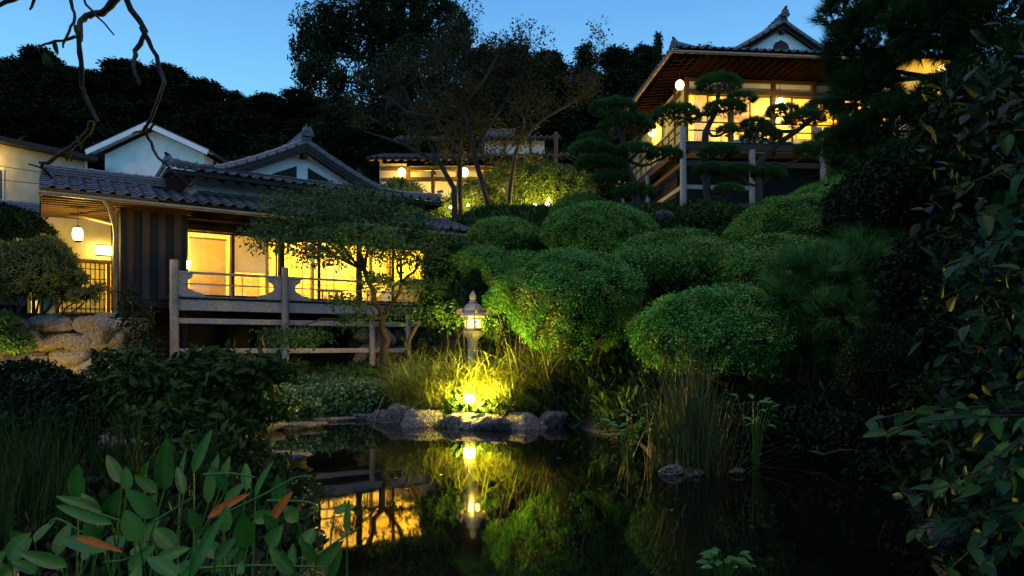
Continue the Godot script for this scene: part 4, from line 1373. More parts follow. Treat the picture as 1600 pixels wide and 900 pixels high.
func build_lanterns() -> void:
	var l := thing("stone_lantern", "old stone lantern with a domed cap and lit firebox above the grass", "lantern", Vector3(-.85, .52, -15.3), .26)
	l.scale = Vector3(.95, .92, .95)
	var s := Shape.new()
	s.lathe([Vector2(0, -.3), Vector2(.26, -.3), Vector2(.27, .08), Vector2(.2, .14), Vector2(.14, .18), Vector2(.115, .3), Vector2(.115, .62), Vector2(.135, .65), Vector2(.135, .7), Vector2(.115, .73), Vector2(.12, 1.18), Vector2(.15, 1.24), Vector2(0, 1.24)], 18)
	part("post", s, mats.lantern_stone, l)
	s = Shape.new()
	s.lathe([Vector2(0, 1.24), Vector2(.15, 1.24), Vector2(.26, 1.34), Vector2(.27, 1.4), Vector2(.2, 1.43), Vector2(0, 1.43)], 6, Vector3.ZERO, PI / 6)
	part("platform", s, mats.lantern_stone, l)
	s = Shape.new()
	for k in 6:
		var a := TAU * k / 6.0 + PI / 6
		s.box(Vector3(cos(a) * .17, 1.58, sin(a) * .17), Vector3(.055, .32, .055), Basis(Vector3.UP, -a), .01)
	for k in 6:
		var a := TAU * (k + .5) / 6.0 + PI / 6
		for y in [1.455, 1.705]:
			s.box(Vector3(cos(a) * .15, y, sin(a) * .15), Vector3(.05, .06, .17), Basis(Vector3.UP, -a), .008)
	part("firebox", s, mats.lantern_stone, l)
	s = Shape.new()
	s.lathe([Vector2(0, 1.74), Vector2(.31, 1.74), Vector2(.345, 1.78), Vector2(.33, 1.81), Vector2(.25, 1.85), Vector2(.225, 1.95), Vector2(.17, 2.03), Vector2(.09, 2.07), Vector2(0, 2.07)], 6, Vector3.ZERO, PI / 6)
	for k in 6:
		var a := TAU * k / 6.0 + PI / 6
		var o := Vector3(cos(a), 0, sin(a))
		s.tube([Vector3(0, 1.80, 0) + o * .27, Vector3(0, 1.82, 0) + o * .34, Vector3(0, 1.87, 0) + o * .38, Vector3(0, 1.91, 0) + o * .36, Vector3(0, 1.90, 0) + o * .325], [.04, .035, .032, .03, .02], 7)
	part("cap", s, mats.lantern_stone, l)
	s = Shape.new()
	s.lathe([Vector2(0, 2.07), Vector2(.09, 2.07), Vector2(.11, 2.1), Vector2(.06, 2.13), Vector2(.085, 2.18), Vector2(.08, 2.25), Vector2(.045, 2.31), Vector2(0, 2.37)], 14)
	part("jewel", s, mats.lantern_stone, l)
	s = Shape.new()
	s.lathe([Vector2(0, 1.47), Vector2(.06, 1.47), Vector2(.075, 1.56), Vector2(.06, 1.66), Vector2(0, 1.67)], 12)
	part("lamp_glow", s, mats.flood_glow, l)
	bulb(Vector3(0, 1.57, 0), 14.0, Color(1.0, .68, .09), l, .07)
	garden_light(Vector3(-.80, .50, -13.22), .10, 40.0, "dazzling floodlight among the grass on the pond island", Color(1.0, .68, .07))
	garden_light(Vector3(-10.15, 1.0, -14.1), .1, 3.0, "floodlight hidden in grass at the foot of the stone wall")
	for p in [[.9, 6.95, -27.4, .09, 5.0, "first of the paired lights at the hedge foot beside the rounded mounds"], [1.33, 6.95, -27.3, .12, 7.2, "brightest light of the pair at the hedge foot beside the mounds"], [1.5, 7.35, -28.3, .06, 2.3, "small light above the brightest one at the hedge foot"], [-2.4, 6.9, -27.5, .06, 3.1, "hedge-foot light nearest the tiled eave of the pond house"], [-2.05, 6.9, -27.5, .07, 3.4, "middle light of three at the hedge foot beside the dark trunk"], [-1.72, 7.0, -27.6, .06, 3.1, "light of three at the hedge foot, just past the dark trunk"]]:
		garden_light(Vector3(p[0], p[1], p[2]), p[3], p[4], p[5])


# ---------------------------------------------------------------- growing things
func rng_of(seed_: int) -> RandomNumberGenerator:
	var r := RandomNumberGenerator.new()
	r.seed = seed_
	return r


# a crooked limb from p to q
func limb(s: Shape, p: Vector3, q: Vector3, ra: float, rb: float, bow: float, r: RandomNumberGenerator, steps := 6) -> void:
	var pts := []
	var rr := []
	var len_ := p.distance_to(q)
	for k in steps + 1:
		var t := k / float(steps)
		var w := Vector3(r.randf_range(-1, 1), r.randf_range(-1, 1), r.randf_range(-1, 1)) * len_ * 0.05 * (1.0 if k > 0 and k < steps else 0.0)
		pts.append(p.lerp(q, t) + Vector3.UP * bow * len_ * sin(PI * t) + w)
		rr.append(lerpf(ra, rb, t))
	s.tube(pts, rr, 7)


# a branching skeleton; the ends of its twigs go into tips
func grow(s: Shape, p: Vector3, dir: Vector3, length: float, radius: float, level: int, r: RandomNumberGenerator, tips: Array, lift := 0.08, wander := 0.22) -> void:
	var pts := [p]
	var rr := [radius]
	var n := 5
	var d := dir
	for k in n:
		d = (d + Vector3(r.randfn(), r.randfn() + lift * 3.0, r.randfn()) * wander).normalized()
		pts.append(pts[-1] + d * length / n)
		rr.append(radius * (1.0 - 0.55 * (k + 1) / n))
	s.tube(pts, rr, 5 if level < 2 else 8, false)
	if level == 0:
		tips.append_array([pts[-1], pts[-3], pts[-2]])
		return
	for k in 3 + r.randi() % 2:
		var at: Vector3 = pts[2 + (k % (n - 1))]
		var side := Vector3(r.randfn(), r.randf_range(-.1, .7), r.randfn()).normalized()
		grow(s, at, (d * .55 + side).normalized(), length * r.randf_range(.5, .75), radius * .5, level - 1, r, tips, lift, wander)


var clumps := {}

func make_clumps() -> void:
	clumps.azalea = leaf_clump(26, .085, .046, .020, .30, 1)
	clumps.forest = leaf_clump(26, .38, .26, .15, .35, 2)
	clumps.droop = leaf_clump(26, .34, .26, .12, .1, 3)
	clumps.maple = leaf_clump(11, .15, .075, .042, .12, 4)
	clumps.thin = leaf_clump(8, .22, .10, .06, .2, 5)
	clumps.hedge = leaf_clump(20, .18, .13, .05, .3, 6)
	clumps.needle = needle_tuft(26, .12, .009, .9, 7)
	clumps.long_needle = needle_tuft(22, .27, .014, .8, 8)
	clumps.shrub = leaf_clump(14, .10, .095, .042, .4, 9, 2)
	clumps.tipped = leaf_clump(9, .13, .13, .055, .35, 19, 3)
	clumps.glossy = leaf_clump(16, .10, .075, .036, .35, 10, 2)
	clumps.round = leaf_clump(16, .06, .038, .02, .35, 11)
	clumps.cover = leaf_clump(12, .10, .07, .055, .75, 12, 2)
	clumps.short_grass = grass_tuft(22, .55, .013, 1.0, .10, 13)
	clumps.long_grass = grass_tuft(16, 1.3, .018, 1.6, .10, 14)
	clumps.reed = grass_tuft(26, 1.35, .011, .25, .12, 15)
	clumps.arch = grass_tuft(14, 1.1, .010, 2.2, .08, 16)


const MOUNDS := [
	[2.28, -19.00, 5.51, 1.52, "broad clipped azalea mound below the hillside house's side stilts"],
	[-0.15, -20.00, 5.32, 1.05, "dark clipped mound in front of the hedge lights"],
	[2.16, -22.00, 6.38, 0.90, "small brownish mound peeping over the broad one, by the white plaster wall"],
	[-0.70, -16.50, 4.00, 0.78, "clipped mound nearest the leafy bush behind the stone lantern"],
	[0.11, -15.80, 3.77, 0.79, "low clipped mound squeezed behind the lamp-lit one"],
	[1.15, -13.70, 3.55, 1.38, "big azalea mound with bare twisted branches showing under it"],
	[0.16, -14.75, 3.08, 0.72, "mound shoulder lit bright yellow by the stone lantern"],
	[3.39, -14.80, 4.10, 1.38, "tall rounded mound in the middle, right before the tall front stilt"],
	[3.40, -11.60, 2.64, 1.45, "lowest wide mound behind the tall reed clump"],
	[7.19, -17.50, 5.37, 1.78, "wide smooth mound under the second stilt of the hillside house"],
	[5.19, -14.00, 3.85, 1.28, "rounded mound between the lowest wide mound and the wide smooth one"],
	[9.45, -19.80, 6.40, 1.76, "uppermost flat mound below the lit pine foliage"],
	[5.38, -12.80, 3.04, 0.61, "little mound half swallowed by the pine shrub"],
	[11.8, -19.2, 6.10, 1.5, "shadowy mound beyond the uppermost flat one"],
]

func build_mounds() -> void:
	for k in MOUNDS.size():
		var m: Array = MOUNDS[k]
		var r := rng_of(100 + k)
		var base := ground_y(m[0], m[1])
		var tall: float = maxf(m[2] - base + .15, .9)
		m = m.duplicate()
		m[2] -= .22
		m[3] *= .97
		var ry := minf(tall * .75, m[3] * .56)
		var skirt_ := clampf((tall - ry) / ry, .8, 2.0 if k == 5 else 1.25)
		var t := thing("azalea_mound", m[4], "shrub", Vector3(m[0], base - .15, m[1]), 0.0, "clipped azalea mounds on the slope")
		var mid := Vector3(0, m[2] - base + .15 - ry, 0)
		var rad := Vector3(m[3], ry, m[3] * .9)
		var off := Vector3(m[0], base, m[1])
		var wob := func(d: Vector3) -> float: return 0.90 + 0.17 * lumpy.get_noise_3dv((d * rad + off) * 30.0) + 0.07 * lumpy.get_noise_3dv((d * rad + off) * 90.0)
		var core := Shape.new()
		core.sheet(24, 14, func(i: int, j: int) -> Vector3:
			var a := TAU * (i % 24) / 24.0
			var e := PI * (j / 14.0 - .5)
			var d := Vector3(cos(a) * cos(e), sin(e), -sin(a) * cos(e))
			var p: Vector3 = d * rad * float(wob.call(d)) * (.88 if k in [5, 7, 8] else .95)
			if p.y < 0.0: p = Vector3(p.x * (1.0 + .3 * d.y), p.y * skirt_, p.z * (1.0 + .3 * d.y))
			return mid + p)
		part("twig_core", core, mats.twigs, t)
		# foliage down to the skirt, thinner towards the ground
		var places := []
		var tints := []
		var n := int(m[3] * m[3] * 1900)
		for j in n:
			var d := Vector3(r.randfn(), r.randfn() + .45, r.randfn()).normalized()
			if d.y < (-.85 if k == 5 else -.62) + .22 * r.randf(): continue
			var gap := lumpy.get_noise_3dv((d * rad + off) * 95.0)
			if gap < (-.30 if d.y < .1 and k in [5, 7, 8] else -.42) and d.y < .75: continue
			var b: float = wob.call(d) + .10
			var p := d * rad * (b - .07 * r.randf() * r.randf())
			if p.y < 0.0: p = Vector3(p.x * (1.0 + .26 * d.y), p.y * skirt_, p.z * (1.0 + .26 * d.y))
			p += mid
			var basis_ := facing((d / rad).normalized() + Vector3.UP * .5 + Vector3(r.randfn(), r.randfn(), r.randfn()) * .3, r.randf() * TAU)
			places.append(Transform3D(basis_.scaled(Vector3.ONE * r.randf_range(.75, 1.35)), p))
			var g := r.randf_range(.75, 1.2) * (1.0 + .35 * gap)
			var brown := (1.5 if k == 2 else 1.0) * (2.2 if lumpy.get_noise_3dv((d * rad + off) * 140.0) > .30 else 1.0) * (1.0 + .12 * sin(k * 2.1))
			tints.append(Color(g * r.randf_range(.85, 1.25) * brown, g, g * r.randf_range(.8, 1.15)))
		mass("foliage", clumps.azalea, mats.azalea_leaf, places, tints, t)
		var s := Shape.new()
		for j in 6:
			var a := r.randf() * TAU
			limb(s, Vector3(cos(a) * .12, -.1, sin(a) * .12), mid + Vector3(cos(a) * rad.x * .7, -ry * .4, sin(a) * rad.z * .7), .035, .012, -.1, r)
		part("stem", s, mats.bark, t)
		if k in [5, 7, 8]:
			for j in 10:
				var b2 := Shape.new()
				var a := r.randf_range(.15, .85) * PI
				var from := mid + Vector3(cos(a) * rad.x * .55, -ry * .75, sin(a) * rad.z * .6)
				var to := mid + Vector3(cos(a + .2) * rad.x * .92, ry * r.randf_range(-.25, .12), sin(a + .2) * rad.z * .95)
				limb(b2, from, to, .022, .008, .08, r)
				limb(b2, from.lerp(to, .5), to + Vector3(r.randf_range(-.3, .3), .1, .05), .012, .005, .1, r)
				limb(b2, from.lerp(to, .7), to + Vector3(r.randf_range(-.3, .3), -.15, .08), .010, .004, .1, r)
				part("bare_branch", b2, mats.grey_bark, t)


func shrub(called: String, label: String, lumps: Array, clump: String, mat: String, per: float, size: float, seed_: int, group := "", cut := -.7, fray := .15, with_core := true) -> Node3D:
	var r := rng_of(seed_)
	var a: Array = lumps[0]
	var at := on_ground(a[0], a[2], .05)
	var t := thing(called, label, "shrub" if called != "pine_shrub" else "pine", at, 0.0, group)
	var moved := []
	var core := Shape.new()
	var stems := Shape.new()
	for l in lumps:
		var rz: float = l[5] if l.size() > 5 else l[3]
		moved.append([l[0] - at.x, l[1] - at.y, l[2] - at.z, l[3], l[4], rz])
		var mid := Vector3(l[0], l[1], l[2]) - at
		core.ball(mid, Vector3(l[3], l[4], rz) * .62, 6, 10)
		limb(stems, Vector3(r.randf_range(-.1, .1), -.1, r.randf_range(-.1, .1)), mid, .03, .012, .06, r)
		for j in 3:
			limb(stems, mid - Vector3.UP * l[4] * .5, mid + Vector3(r.randfn() * l[3] * .5, r.randf() * l[4] * .6, r.randfn() * rz * .5), .012, .004, .05, r)
	part("stem", stems, mats.bark, t)
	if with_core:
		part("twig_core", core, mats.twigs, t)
	var got := cover(moved, per, size, r, Color.WHITE, cut, .35, .4, fray)
	mass("foliage", clumps[clump], mats[mat], got[0], got[1], t)
	return t


func build_shrubs() -> void:
	shrub("lantern_bush", "leafy bush rising behind the stone lantern, beside the lit house corner", [[-1.47, 3.35, -17.00, 0.62, 0.70], [-0.82, 2.99, -16.40, 0.54, 0.60], [-1.65, 2.40, -16.50, 0.48, 0.60], [-0.96, 2.38, -16.20, 0.44, 0.53], [-0.41, 1.78, -15.9, 0.40, 0.33]], "shrub", "shrub_leaf", 150, .8, 200)
	shrub("wall_bush", "tangled brown-green bush spilling over the stone wall by the entrance", [[-10.75, 3.07, -15.9, 0.82, 0.62], [-10.25, 2.86, -15.8, 0.4, 0.45], [-11.2, 3.38, -16.3, 0.66, 0.5], [-10.5, 3.65, -15.9, 0.38, 0.25], [-9.55, 2.6, -15.7, .24, .15], [-12.2, 3.2, -16, .9, .7], [-10.7, 3.75, -16.1, .2, .25], [-10.05, 3.4, -15.9, .2, .18], [-9.2, 2.75, -15.7, .15, .08], [-9.75, 3.0, -15.8, .16, .1]], "shrub", "brown_leaf", 120, .75, 201)
	shrub("low_wall_shrub", "low shrub growing at the face of the stone wall", [[-11.0, 1.9, -14.9, .5, .3], [-10.4, 1.55, -14.8, .3, .2]], "shrub", "shrub_leaf", 130, .7, 202)
	shrub("tipped_shrub", "spreading shrub with pale red-tipped leaves in front of the stilts", [[-3.99, 1.02, -8.60, 0.40, 0.22], [-4.57, .95, -8.60, 0.33, 0.2], [-3.44, 1.10, -8.50, 0.36, 0.16], [-3.0, 1.17, -8.40, 0.24, 0.09], [-4.00, 0.62, -8.30, 0.46, 0.2], [-3.43, 0.62, -8.30, 0.38, 0.22], [-4.84, 1.28, -8.80, 0.24, 0.12], [-3.33, 0.37, -7.90, 0.40, 0.14], [-2.95, 0.73, -8.50, 0.2, 0.07], [-3.7, 1.3, -8.6, .25, .1], [-2.75, 1.25, -8.4, .16, .05]], "tipped", "tipped_leaf", 95, 1.0, 203, "", -.8, .55, false)
	shrub("shore_shrub", "dark low shrub between the reeds and the spreading shrub", [[-5.6, .7, -8.6, .6, .4], [-6.3, .8, -9.2, .6, .45], [-5.2, .5, -7.8, .45, .3]], "glossy", "glossy_leaf", 170, .9, 204)
	shrub("round_shrub", "round dark shrub with tiny glossy leaves beside the pine shrub", [[4.18, 1.25, -8.0, .42, .47]], "round", "glossy_leaf", 900, .8, 205, "", -.8, .05)
	var dark := [[[6.6, 3.79, -12.00, 1.1, 0.86], [7.6, 3.0, -12.4, .9, .9]], [[6.13, 2.28, -9.80, 0.9, 0.8], [5.9, 1.3, -9.6, .8, .8]], [[5.00, 1.0, -8.60, 0.6, 0.55]], [[6.9, 4.4, -10.2, 0.9, 1.0], [6.9, 2.6, -10.4, .9, 1.2]], [[4.77, 0.72, -7.20, 0.66, 0.6], [5.3, 1.6, -7.6, .7, .7]], [[4.1, 0.5, -5.9, 0.55, 0.55], [4.3, 1.3, -5.6, .6, .6]]]
	var named := ["tall dark shrub under the big pine's lowest boughs", "dark shrub behind the hanging camellia leaves, beside the pine shrub", "dark shrub just past the round glossy one", "tallest dark shrub at the picture's edge, under the big pine", "dark shrub behind the middle of the camellia", "dark shrub close behind the grey rocks under the camellia"]
	for k in 6:
		shrub("dark_shrub", named[k], dark[k], "glossy", "glossy_leaf", 90, 1.15, 210 + k, "dark shrubs behind the camellia")
	shrub("bank_shrub", "low dark fern-like shrub along the black bank beyond the reed clump", [[3.4, .25, -10.1, .7, .35], [4.1, .25, -9.7, .6, .35], [2.8, .2, -10.6, .5, .3], [4.6, .2, -9.0, .5, .35], [4.3, .1, -7.9, .4, .3], [2.2, .2, -11.2, .4, .3]], "glossy", "glossy_leaf", 120, 1.0, 206, "", -.8, .3)
	shrub("terrace_shrub", "dark sheared shrub between the storehouse roof and the tangled bush", [[-12.9, 4.2, -18.3, .9, .8], [-13.6, 4.4, -18.8, .9, .8], [-12.3, 3.6, -18.2, .8, .7]], "shrub", "glossy_leaf", 110, .9, 207, "", -.8, .1)
	shrub("pine_shrub", "bushy young pine with long soft needles among the mounds", [[4.70, 2.50, -11.00, 0.60, 0.45], [5.40, 2.62, -11.20, 0.66, 0.46], [4.82, 1.96, -10.60, 0.58, 0.33], [4.24, 2.17, -10.80, 0.35, 0.29], [5.69, 2.19, -10.80, 0.49, 0.44], [5.80, 3.08, -11.60, 0.47, 0.32], [6.27, 2.90, -11.40, 0.52, 0.41], [5.2, 1.6, -10.7, .6, .4], [6.1, 1.9, -10.9, .6, .5]], "long_needle", "pine_needle", 120, .85, 220, "", -.8, .12)
	var hedge := [[-2.90, 6.7, -29.00, 0.79, 0.8], [-1.58, 7.25, -29.20, 0.95, 0.95], [0.00, 7.95, -29.00, 1.05, 1.05], [1.32, 8.0, -29.10, 0.95, 0.98], [2.5, 7.9, -29.00, 0.85, 0.85], [-4.6, 7.5, -29.00, 0.9, 0.75]]
	var told := ["hedge shrub in front of the curtained lit doors", "hedge shrub lit from below behind the leaning thin trunk", "tallest hedge shrub, between the thin tree trunks", "hedge shrub glowing above the brightest hedge-foot lights", "last hedge shrub by the utility pole", "first hedge shrub, against the pond house's far eave"]
	for k in 6:
		var c: Array = hedge[k]
		shrub("hedge_shrub", told[k], [c, [c[0] + .3, c[1] - .6, c[2] + .15, c[3] * .7, c[4] * .6]], "hedge", "hedge_leaf", 62, .8, 230 + k, "hedge shrubs before the garden house", -.8, .2, false)
	# sprigs
	shrub("slope_bush", "small leafy bush at the foot of the hillside house's front stilts", [[6.0, 5.3, -21.4, .8, .55], [6.9, 5.2, -21.6, .5, .5], [7.4, 5.0, -20.8, .6, .5]], "shrub", "shrub_leaf", 90, .9, 240)
	shrub("lit_bush", "bush glowing gold at the far end of the hillside house's veranda", [[11.6, 8.0, -23.6, .9, 1.0], [12.4, 7.4, -23.4, .9, .9], [11.2, 7.1, -23.2, .7, .7]], "hedge", "hedge_leaf", 60, .7, 241, "", -.8, .2, false)
	shrub("nandina", "slender nandina stalk with narrow leaves against the dark under-floor", [[-6.9, 2.0, -13.0, .22, .3], [-6.75, 1.5, -12.9, .26, .2], [-7.1, 2.4, -13.0, .14, .12], [-6.5, 1.0, -12.7, .4, .25]], "hedge", "glossy_leaf", 34, .7, 242, "", -.8, .3, false)


func build_maple() -> void:
	var r := rng_of(300)
	var base := Vector3(-2.85, .75, -16.0)
	var t := thing("maple", "leafy green maple spreading before the lit veranda doors", "tree", base)
	var lumps := [[-4.86, 4.52, -16.20, 0.88, 0.50], [-5.18, 3.84, -15.60, 0.60, 0.26], [-4.03, 4.71, -16.40, 0.82, 0.55], [-3.25, 4.85, -16.60, 0.62, 0.36], [-2.51, 4.30, -16.60, 0.66, 0.45], [-3.45, 3.91, -15.80, 1.01, 0.30], [-2.65, 3.61, -16.00, 0.65, 0.24], [-1.79, 3.66, -16.40, 0.67, 0.55], [-4.28, 3.50, -15.70, 0.64, 0.18], [-2.04, 2.88, -16.00, 0.5, 0.14], [-1.33, 3.01, -16.60, 0.5, 0.45], [-3.05, 2.92, -15.60, 0.43, 0.15], [-4.70, 1.71, -15.20, 0.72, 0.16], [-3.64, 2.48, -15.40, 0.36, 0.12], [-2.36, 2.24, -16.20, 0.50, 0.20], [-1.49, 2.25, -16.40, 0.45, 0.28], [-3.40, 2.07, -15.60, 0.43, 0.12], [-5.7, 4.1, -16.0, .35, .2]]
	var s := Shape.new()
	var fork := Vector3(-2.95, 2.1, -16.0) - base
	limb(s, Vector3(0, -.2, 0), fork, .11, .075, .02, r)
	var fork2 := Vector3(-3.35, 3.2, -16.0) - base
	limb(s, fork, fork2, .07, .05, .06, r)
	var fork3 := Vector3(-2.55, 2.9, -16.2) - base
	limb(s, fork, fork3, .06, .045, -.06, r)
	limb(s, Vector3(.35, -.2, -.1), Vector3(-2.1, 2.6, -16.2) - base, .06, .04, .04, r)
	var moved := []
	for l in lumps:
		var mid := Vector3(l[0], l[1], l[2]) - base
		moved.append([mid.x, mid.y, mid.z, l[3], l[4], l[3] * .8])
		var from := fork2 if l[0] < -2.9 and l[1] > 2.6 else fork3 if l[1] > 2.6 else fork
		limb(s, from, mid, .038, .014, .1, r)
		for j in 7:
			var a := r.randf() * TAU
			limb(s, from.lerp(mid, r.randf_range(.6, 1.0)), mid + Vector3(cos(a) * l[3] * .85, r.randf_range(-.4, .6) * l[4], sin(a) * l[3] * .6), .012, .003, .08, r, 5)
	part("trunk", s, mats.bark, t)
	var got := cover(moved, 46, .95, r, Color.WHITE, -.95, .8, .9, .4)
	mass("crown", clumps.maple, mats.maple_leaf, got[0], got[1], t)


const CLOUDS := [
	["cloud-pruned pine at the side of the hillside house, its pads stepped down the slope", [2.95, -21.0], [[3.02, 8.56, -21.00, 0.55, 0.25], [3.47, 8.16, -21.00, 0.73, 0.32], [2.44, 7.74, -21.00, 0.38, 0.19], [2.39, 7.36, -21.00, 0.55, 0.25], [2.65, 6.98, -21.00, 0.63, 0.27], [3.70, 7.27, -21.00, 0.50, 0.21], [3.00, 6.56, -21.00, 0.48, 0.23], [3.67, 6.12, -21.00, 0.53, 0.23], [4.62, 7.27, -21.00, 0.46, 0.19]], [[3.75, 5.0], [3.7, 6.2], [3.4, 7.0], [3.3, 7.8], [3.1, 8.4]]],
	["tall cloud-pruned pine with a topmost round pad before the lit corner", [6.0, -21.5], [[6.37, 9.57, -21.50, 0.57, 0.27], [5.08, 8.65, -21.50, 0.66, 0.31], [6.43, 8.65, -21.50, 0.53, 0.21], [6.88, 8.93, -21.40, 0.39, 0.18], [6.0, 6.82, -21.30, 0.42, 0.20], [6.45, 7.93, -21.40, 0.29, 0.14], [6.25, 7.38, -21.50, 0.47, 0.20], [6.5, 6.19, -21.30, 0.36, 0.17]], [[6.15, 4.6], [5.95, 6.0], [5.85, 7.2], [5.9, 8.0], [6.25, 8.7], [6.3, 9.4]]],
	["leaning cloud-pruned pine before the middle bays of the hillside house", [7.6, -21.8], [[8.44, 8.77, -21.80, 0.46, 0.18], [9.61, 8.87, -21.80, 0.54, 0.20], [8.90, 8.42, -21.80, 0.52, 0.22], [7.49, 8.32, -21.80, 0.38, 0.20], [7.77, 8.06, -21.80, 0.52, 0.22], [7.06, 6.89, -21.80, 0.48, 0.20], [8.01, 6.83, -21.80, 0.44, 0.20], [9.20, 7.50, -21.80, 0.44, 0.22], [9.91, 7.94, -21.80, 0.44, 0.24]], [[7.7, 5.0], [7.6, 6.4], [7.7, 7.2], [8.3, 7.8], [8.9, 8.2], [9.5, 8.7]]],
]

func build_pines() -> void:
	for k in CLOUDS.size():
		var c: Array = CLOUDS[k]
		var r := rng_of(400 + k)
		var base := on_ground(c[3][0][0], c[1][1])
		var t := thing("cloud_pine", c[0], "pine", base, 0.0, "cloud-pruned pines before the hillside house")
		var s := Shape.new()
		var pts := []
		var rr := []
		pts.append(Vector3(0, -.3, 0))
		rr.append(.15)
		for j in range(1, c[3].size()):
			pts.append(Vector3(c[3][j][0], c[3][j][1], c[1][1] + r.randf_range(-.12, .12)) - base)
			rr.append(lerpf(.13, .06, j / float(c[3].size() - 1)))
		s.tube(pts, rr, 9)
		for l in c[2]:
			var mid := Vector3(l[0], l[1], l[2] + r.randf_range(-.35, .35)) - base
			var best: Vector3 = pts[0]
			for p in pts:
				if p.y < mid.y + .1 and absf(p.y - mid.y) + absf(p.x - mid.x) * .3 < absf(best.y - mid.y) + absf(best.x - mid.x) * .3: best = p
			limb(s, best, mid - Vector3.UP * l[4] * .3, .055, .03, -.12, r)
			for j in 6:
				var a := TAU * j / 6.0
				limb(s, mid - Vector3.UP * l[4] * .3, mid + Vector3(cos(a) * l[3] * .75, 0, sin(a) * l[3] * .6), .018, .007, .05, r, 4)
			var got := cover([[mid.x, mid.y - l[4] * .2, mid.z, l[3] * 1.1, l[4] * 1.05, l[3] * .95], [mid.x + l[3] * r.randf_range(-.7, .7), mid.y - l[4] * .35, mid.z + .15, l[3] * .6, l[4] * .8, l[3] * .6]], 270, 1.0, r, Color.WHITE, -.35, .35, .8, .15)
			mass("needle_pad", clumps.needle, mats.cloud_needle, got[0], got[1], t)
		part("trunk", s, mats.bark, t)
	# the big pine at the edge
	var r := rng_of(410)
	var base := on_ground(8.6, -13.4)
	var t := thing("big_pine", "big dark pine with spreading needle boughs in front of the hillside house", "pine", base)
	var lumps := [[7.05, 7.56, -14.50, 0.53, 0.59], [7.51, 7.86, -14.00, 0.89, 0.53], [7.15, 6.57, -14.30, 0.62, 0.47], [7.46, 5.70, -13.80, 0.88, 0.50], [6.87, 5.45, -14.00, 0.53, 0.41], [7.80, 7.45, -13.00, 0.75, 0.55], [8.0, 5.87, -13.00, 0.65, 0.53], [7.45, 4.69, -13.00, 0.95, 0.47], [8.6, 6.2, -12.50, 0.7, 0.80], [6.95, 8.45, -14.60, 0.48, 0.35], [7.30, 6.98, -14.20, 0.39, 0.18], [8.2, 8.6, -13.5, 1.0, .7], [8.9, 7.4, -12.8, .8, .8], [8.7, 4.9, -12.4, .9, .6]]
	var s := Shape.new()
	s.tube([Vector3(0, -.3, 0), Vector3(-.1, 2.0, 0), Vector3(.05, 4.0, .1), Vector3(-.1, 6.0, 0), Vector3(-.3, 7.0, 0)], [.26, .22, .18, .13, .08], 10)
	var moved := []
	for l in lumps:
		var mid := Vector3(l[0], l[1], l[2]) - base
		moved.append([mid.x, mid.y, mid.z, l[3], l[4], l[3]])
		limb(s, Vector3(-.05, maxf(.6, mid.y - .5), 0), mid, .07, .025, .04, r)
		for j in 9:
			limb(s, mid + Vector3(r.randf_range(-.2, .2), -.1, 0), mid + Vector3(r.randfn() * l[3] * .5, r.randf_range(-.4, .6) * l[4], r.randfn() * l[3] * .4), .02, .006, .06, r, 4)
	part("trunk", s, mats.bark, t)
	var got := cover(moved, 95, .95, r, Color.WHITE, -.95, .6, .4, .25)
	mass("crown", clumps.long_needle, mats.dark_needle, got[0], got[1], t)


const RIDGE := [[-40.0, -56.0, 24.2, 2.3], [-39.0, -58.0, 25.9, 2.1], [-35.1, -56.0, 23.5, 2.0], [-33.7, -57.0, 23.5, 2.1], [-32.7, -60.0, 25.6, 2.5], [-29.7, -60.0, 25.3, 2.5], [-25.6, -58.0, 23.2, 2.4], [-22.9, -58.0, 22.3, 2.1], [-19.6, -56.0, 21.3, 2.1], [-17.4, -58.0, 22.1, 2.1], [-13.2, -52.0, 18.0, 2.1], [-1.9, -52.0, 23.2, 2.1], [0.2, -54.0, 24.3, 2.0], [2.6, -50.0, 22.2, 1.9], [5.2, -50.0, 22.7, 1.9], [7.8, -52.0, 23.2, 2.0], [10.4, -56.0, 25.2, 1.6], [11.2, -54.0, 25.3, 0.9], [13.2, -56.0, 24.7, 2.0], [15.8, -58.0, 26.0, 1.6], [19.1, -60.0, 26.7, 1.6], [26.5, -56.0, 25.9, 2.0], [-32.2, -46.0, 17.8, 2.3], [-29.3, -46.0, 17.4, 2.3], [-26.3, -46.0, 17.4, 2.3], [-23.5, -47.0, 17.5, 2.6], [-19.7, -46.0, 16.3, 2.5], [-16.4, -45.0, 15.6, 2.2], [-12.9, -43.0, 14.6, 2.1], [-9.7, -41.0, 13.1, 2.1], [-0.8, -44.0, 17.5, 2.4], [1.9, -42.0, 16.4, 2.3], [4.7, -43.0, 16.7, 2.3], [7.6, -44.0, 17.1, 2.4], [-2.7, -42.0, 15.2, 2.3], [3.3, -40.0, 13.9, 1.8], [5.8, -40.0, 13.3, 1.8], [-6.1, -42.0, 13.9, 2.1], [9.5, -45.0, 16.5, 2.2], [12.5, -47.0, 18.0, 2.3], [-22, -40, 13.0, 2.0], [-18.5, -39, 12.2, 1.9], [-13.0, -37.5, 11.5, 1.8]]

